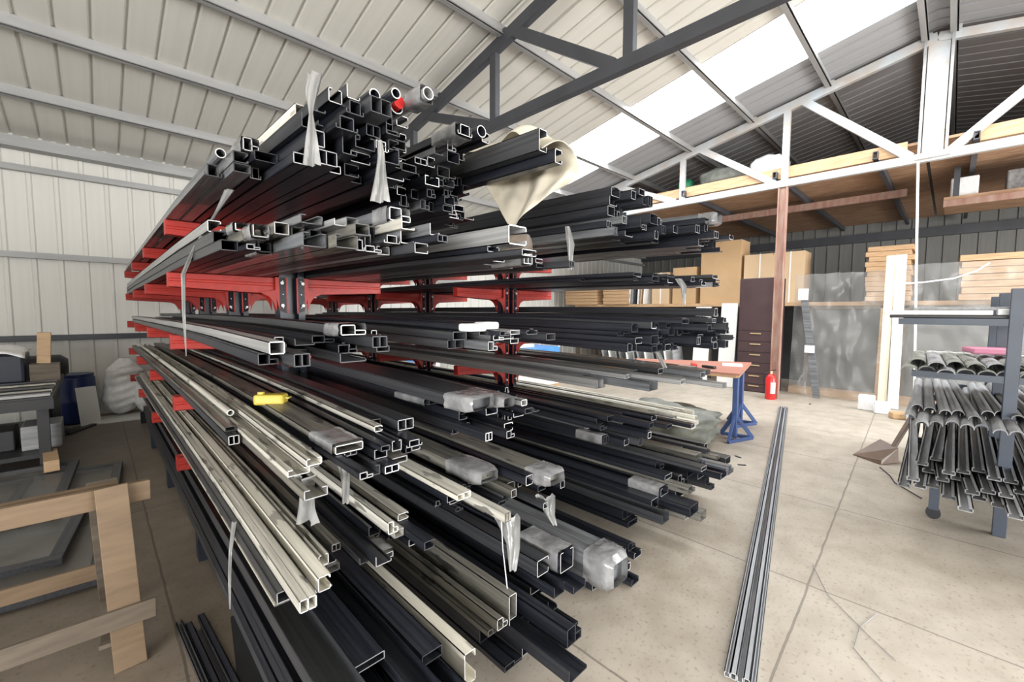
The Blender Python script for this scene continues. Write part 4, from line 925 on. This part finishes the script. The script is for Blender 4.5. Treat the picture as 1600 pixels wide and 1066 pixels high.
def offcut(kind, x0, x1, y, z, w, h, m, rz, label, cat='offcut', group='', ry=0):
    L = x1-x0
    s = MB()
    if kind == 'half':
        n = 8; prof = [(math.cos(math.pi*k/n)*w/2, math.sin(math.pi*k/n)*h) for k in range(n+1)]; prof2 = [(a*.86, b*.82) for a, b in reversed(prof)]
        ring = prof+prof2; s.prism([(0, a, b) for a, b in ring], [(L, a, b) for a, b in ring], 0, 0)
    else:
        t = .006; s.box(0, L, -w/2, w/2, 0, t); s.box(0, L, -w/2, -w/2+t, 0, h); s.box(0, L, w/2-t, w/2, 0, h); s.box(0, L, -w/2, -w/2+w*.3, h-t, h); s.box(0, L, w/2-w*.2, w/2, h-t, h)
    o = s.build('metal_offcut', m, loc=(x0, y, z), rot=(0, R(ry), R(rz)), fixn=True)
    return tag(o, label, cat, group)
for (z, n, kind, mm, x0, x1, lay, nm, ya, yb, ry) in ((.412, 17, 'u', (M_OFFD, M_OFFG, M_OFFD), 3.98, 7.1, 3, 'bottom', .17, -1.0, -1.5), (.852, 17, 'half', (M_OFFG, M_OFFG, M_OFFD), 4.30, 6.7, 2, 'second', .18, -1.0, -4), (1.192, 12, 'half', (M_OFFT, M_OFFT, M_OFFG), 4.55, 6.1, 2, 'third', .22, -.95, -2)):
    for l in range(lay):
        for i in range(n-l):
            y = ya + (yb-ya)*(i+.5*l)/(n-1); w = abs(yb-ya)/(n-1)*.95; h = .035 if kind == 'half' else .03
            a0 = x0+r5.uniform(-.14, .25)+l*.22; b0 = x1+r5.uniform(-.3, .1)
            zz = z+l*(h+.014) - math.tan(R(-ry))*max(0, (b0-a0)*.35)*0
            offcut(kind, a0, b0, y+r5.uniform(-.006, .006), zz, w, h, mm[(i+l) % 3], r5.uniform(-1.0, 1.0)+(2 if l == 1 else -1 if l == 2 else 0),
                   '%s offcut on the %s shelf of the offcut rack, %s layer, %s from left' % ('grey rounded' if kind == 'half' and z < 1 else 'green-grey rounded' if kind == 'half' else 'dark flat', nm, ['lower', 'middle' if lay == 3 else 'upper', 'upper'][l], ordw(i)), group='offcuts on the %s shelf of the offcut rack' % nm, ry=0)
for i, (y0, y1, x, w, m, z, h, lb) in enumerate(((.36, -1.1, 4.85, .12, M_BLK, 1.612, .025, 'black bar lying across the top of the offcut rack'), (.40, -.22, 4.86, .10, M_WHITE, 1.638, .035, 'white strip lying on the black bar at the left end'), (.22, -.5, 4.86, .06, M_OFFG, 1.674, .025, 'grey strip lying on the white strip on top of the rack'), (-.24, -1.0, 4.87, .11, M_WHITE, 1.638, .045, 'second white strip on the black bar, right of the first'))):
    tag(boxmb(-w/2, w/2, min(y0, y1), max(y0, y1), 0, h).build('metal_strip', m, loc=(x, 0, z), bevel=.006), lb, 'metal strip', 'strips on top of the offcut rack')
tag(boxmb(-.15, .15, -.14, .14, 0, .05).build('pink_packet', M_PINK, loc=(5.6, -.25, 1.30), rot=(0, 0, R(12)), bevel=.015), 'pink packet lying on the third shelf of the offcut rack', 'packet')
tag(boxmb(4.9, 4.95, -.9, .15, 0, .03).build('metal_strip', M_WHITE, loc=(1.0, 0, 1.245)), 'thin white strip lying above the green-grey offcuts', 'metal strip')

# ---------------------------------------------------------------- which bars show: keep the 300 that show largest, the rest is one heap
from collections import defaultdict
bpy.context.view_layer.update()
from mathutils.bvhtree import BVHTree
hits = defaultdict(int); Vv, Ff, Own = [], [], []
SKIP = ('plastic_film_strip', 'film_wrap', 'plastic_sheet', 'string', 'ceiling', 'wall_north', 'wall_east', 'window')
for o in list(col.objects):
    if o.type != 'MESH' or o.name.split('.')[0] in SKIP: continue
    mw = o.matrix_world; base = len(Vv); Vv += [mw @ v.co for v in o.data.vertices]
    for p in o.data.polygons: Ff.append([base+i for i in p.vertices]); Own.append(o.name)
bvh = BVHTree.FromPolygons(Vv, Ff)
for iy in range(80, 1066, 3):
    for ix in range(190, 1200, 3):
        d = (_F + _R*((ix-800)/668) - _U*((iy-533)/668)).normalized()
        loc, nrm, idx, dist = bvh.ray_cast(Vector((0, 0, 1.65)), d)
        if idx is not None: hits[Own[idx]] += 1
prof = [b for b in BARS if b['o'].name.startswith('aluminium_profile')]
other = [b for b in BARS if b not in prof]
prof.sort(key=lambda b: -hits[b['o'].name])
keep = [b for b in prof[:288] if hits[b['o'].name] > 0] + [b for b in other if hits[b['o'].name] > 0]
rest = [b for b in BARS if b not in keep]
V, Fc, Mi, mats, mi = [], [], [], [], {}; dead = []
for b in rest:
    o = b['o']; me = o.data; base = len(V); mw = o.matrix_world
    V += [tuple(mw @ v.co) for v in me.vertices]
    loc = []
    for m in me.materials:
        if m.name not in mi: mi[m.name] = len(mats); mats.append(m)
        loc.append(mi[m.name])
    for p in me.polygons: Fc.append(tuple(base+i for i in p.vertices)); Mi.append(loc[p.material_index])
    dead += list(o.children) + [o]
bpy.data.batch_remove(dead)
me = bpy.data.meshes.new('metal_bar_heap'); me.from_pydata(V, [], Fc)
for m in mats: me.materials.append(m)
me.polygons.foreach_set('material_index', Mi)
o = bpy.data.objects.new('metal_bar_heap', me); col.objects.link(o)
tag(o, 'remaining dark metal bars packed deep inside the piles on both racks', 'metal bars', None, 'stuff')
def px(b):
    X, Y = b['x'], b['y']; d = Vector((X, Y, b['z']-1.65)); return d.dot(_R)/d.dot(_F)
cls = defaultdict(list)
for b in keep: cls[(b['c'], b['kind'], b['tier'])].append(b)
for (c, k, t), L in cls.items():
    L.sort(key=px)
    for i, b in enumerate(L):
        if b['label']: lb = b['label']
        elif len(L) == 1: lb = 'the only %s %s on the %s' % (CN[c], KINDS[k], t)
        elif i == 0: lb = '%s %s on the %s, leftmost of its sort' % (CN[c], KINDS[k], t)
        elif i == len(L)-1: lb = '%s %s on the %s, rightmost of its sort' % (CN[c], KINDS[k], t)
        else: lb = '%s %s, %s, %s from left of its sort' % (CN[c], KINDS[k] if 'window' not in KINDS[k] or 'floor' not in t else 'stepped profile', t, ordw(i))
        b['o']['label'] = lb; b['o']['group'] = 'bars on the ' + t if 'floor' not in t else 'bars on the floor between the racks'
pass

_seen = defaultdict(list)
for o in col.objects:
    if o.parent is None and o.get('label'):
        if len(str(o['label']).split()) > 16: print('LONG', o.name, o['label'])
        _seen[o['label']].append(o.name)
for k, v in _seen.items():
    if len(v) > 1: print('DUP', k, v)
print('KEPT', len(keep), 'REST', len(rest), 'restvisible', sum(1 for b in prof[288:] if True))
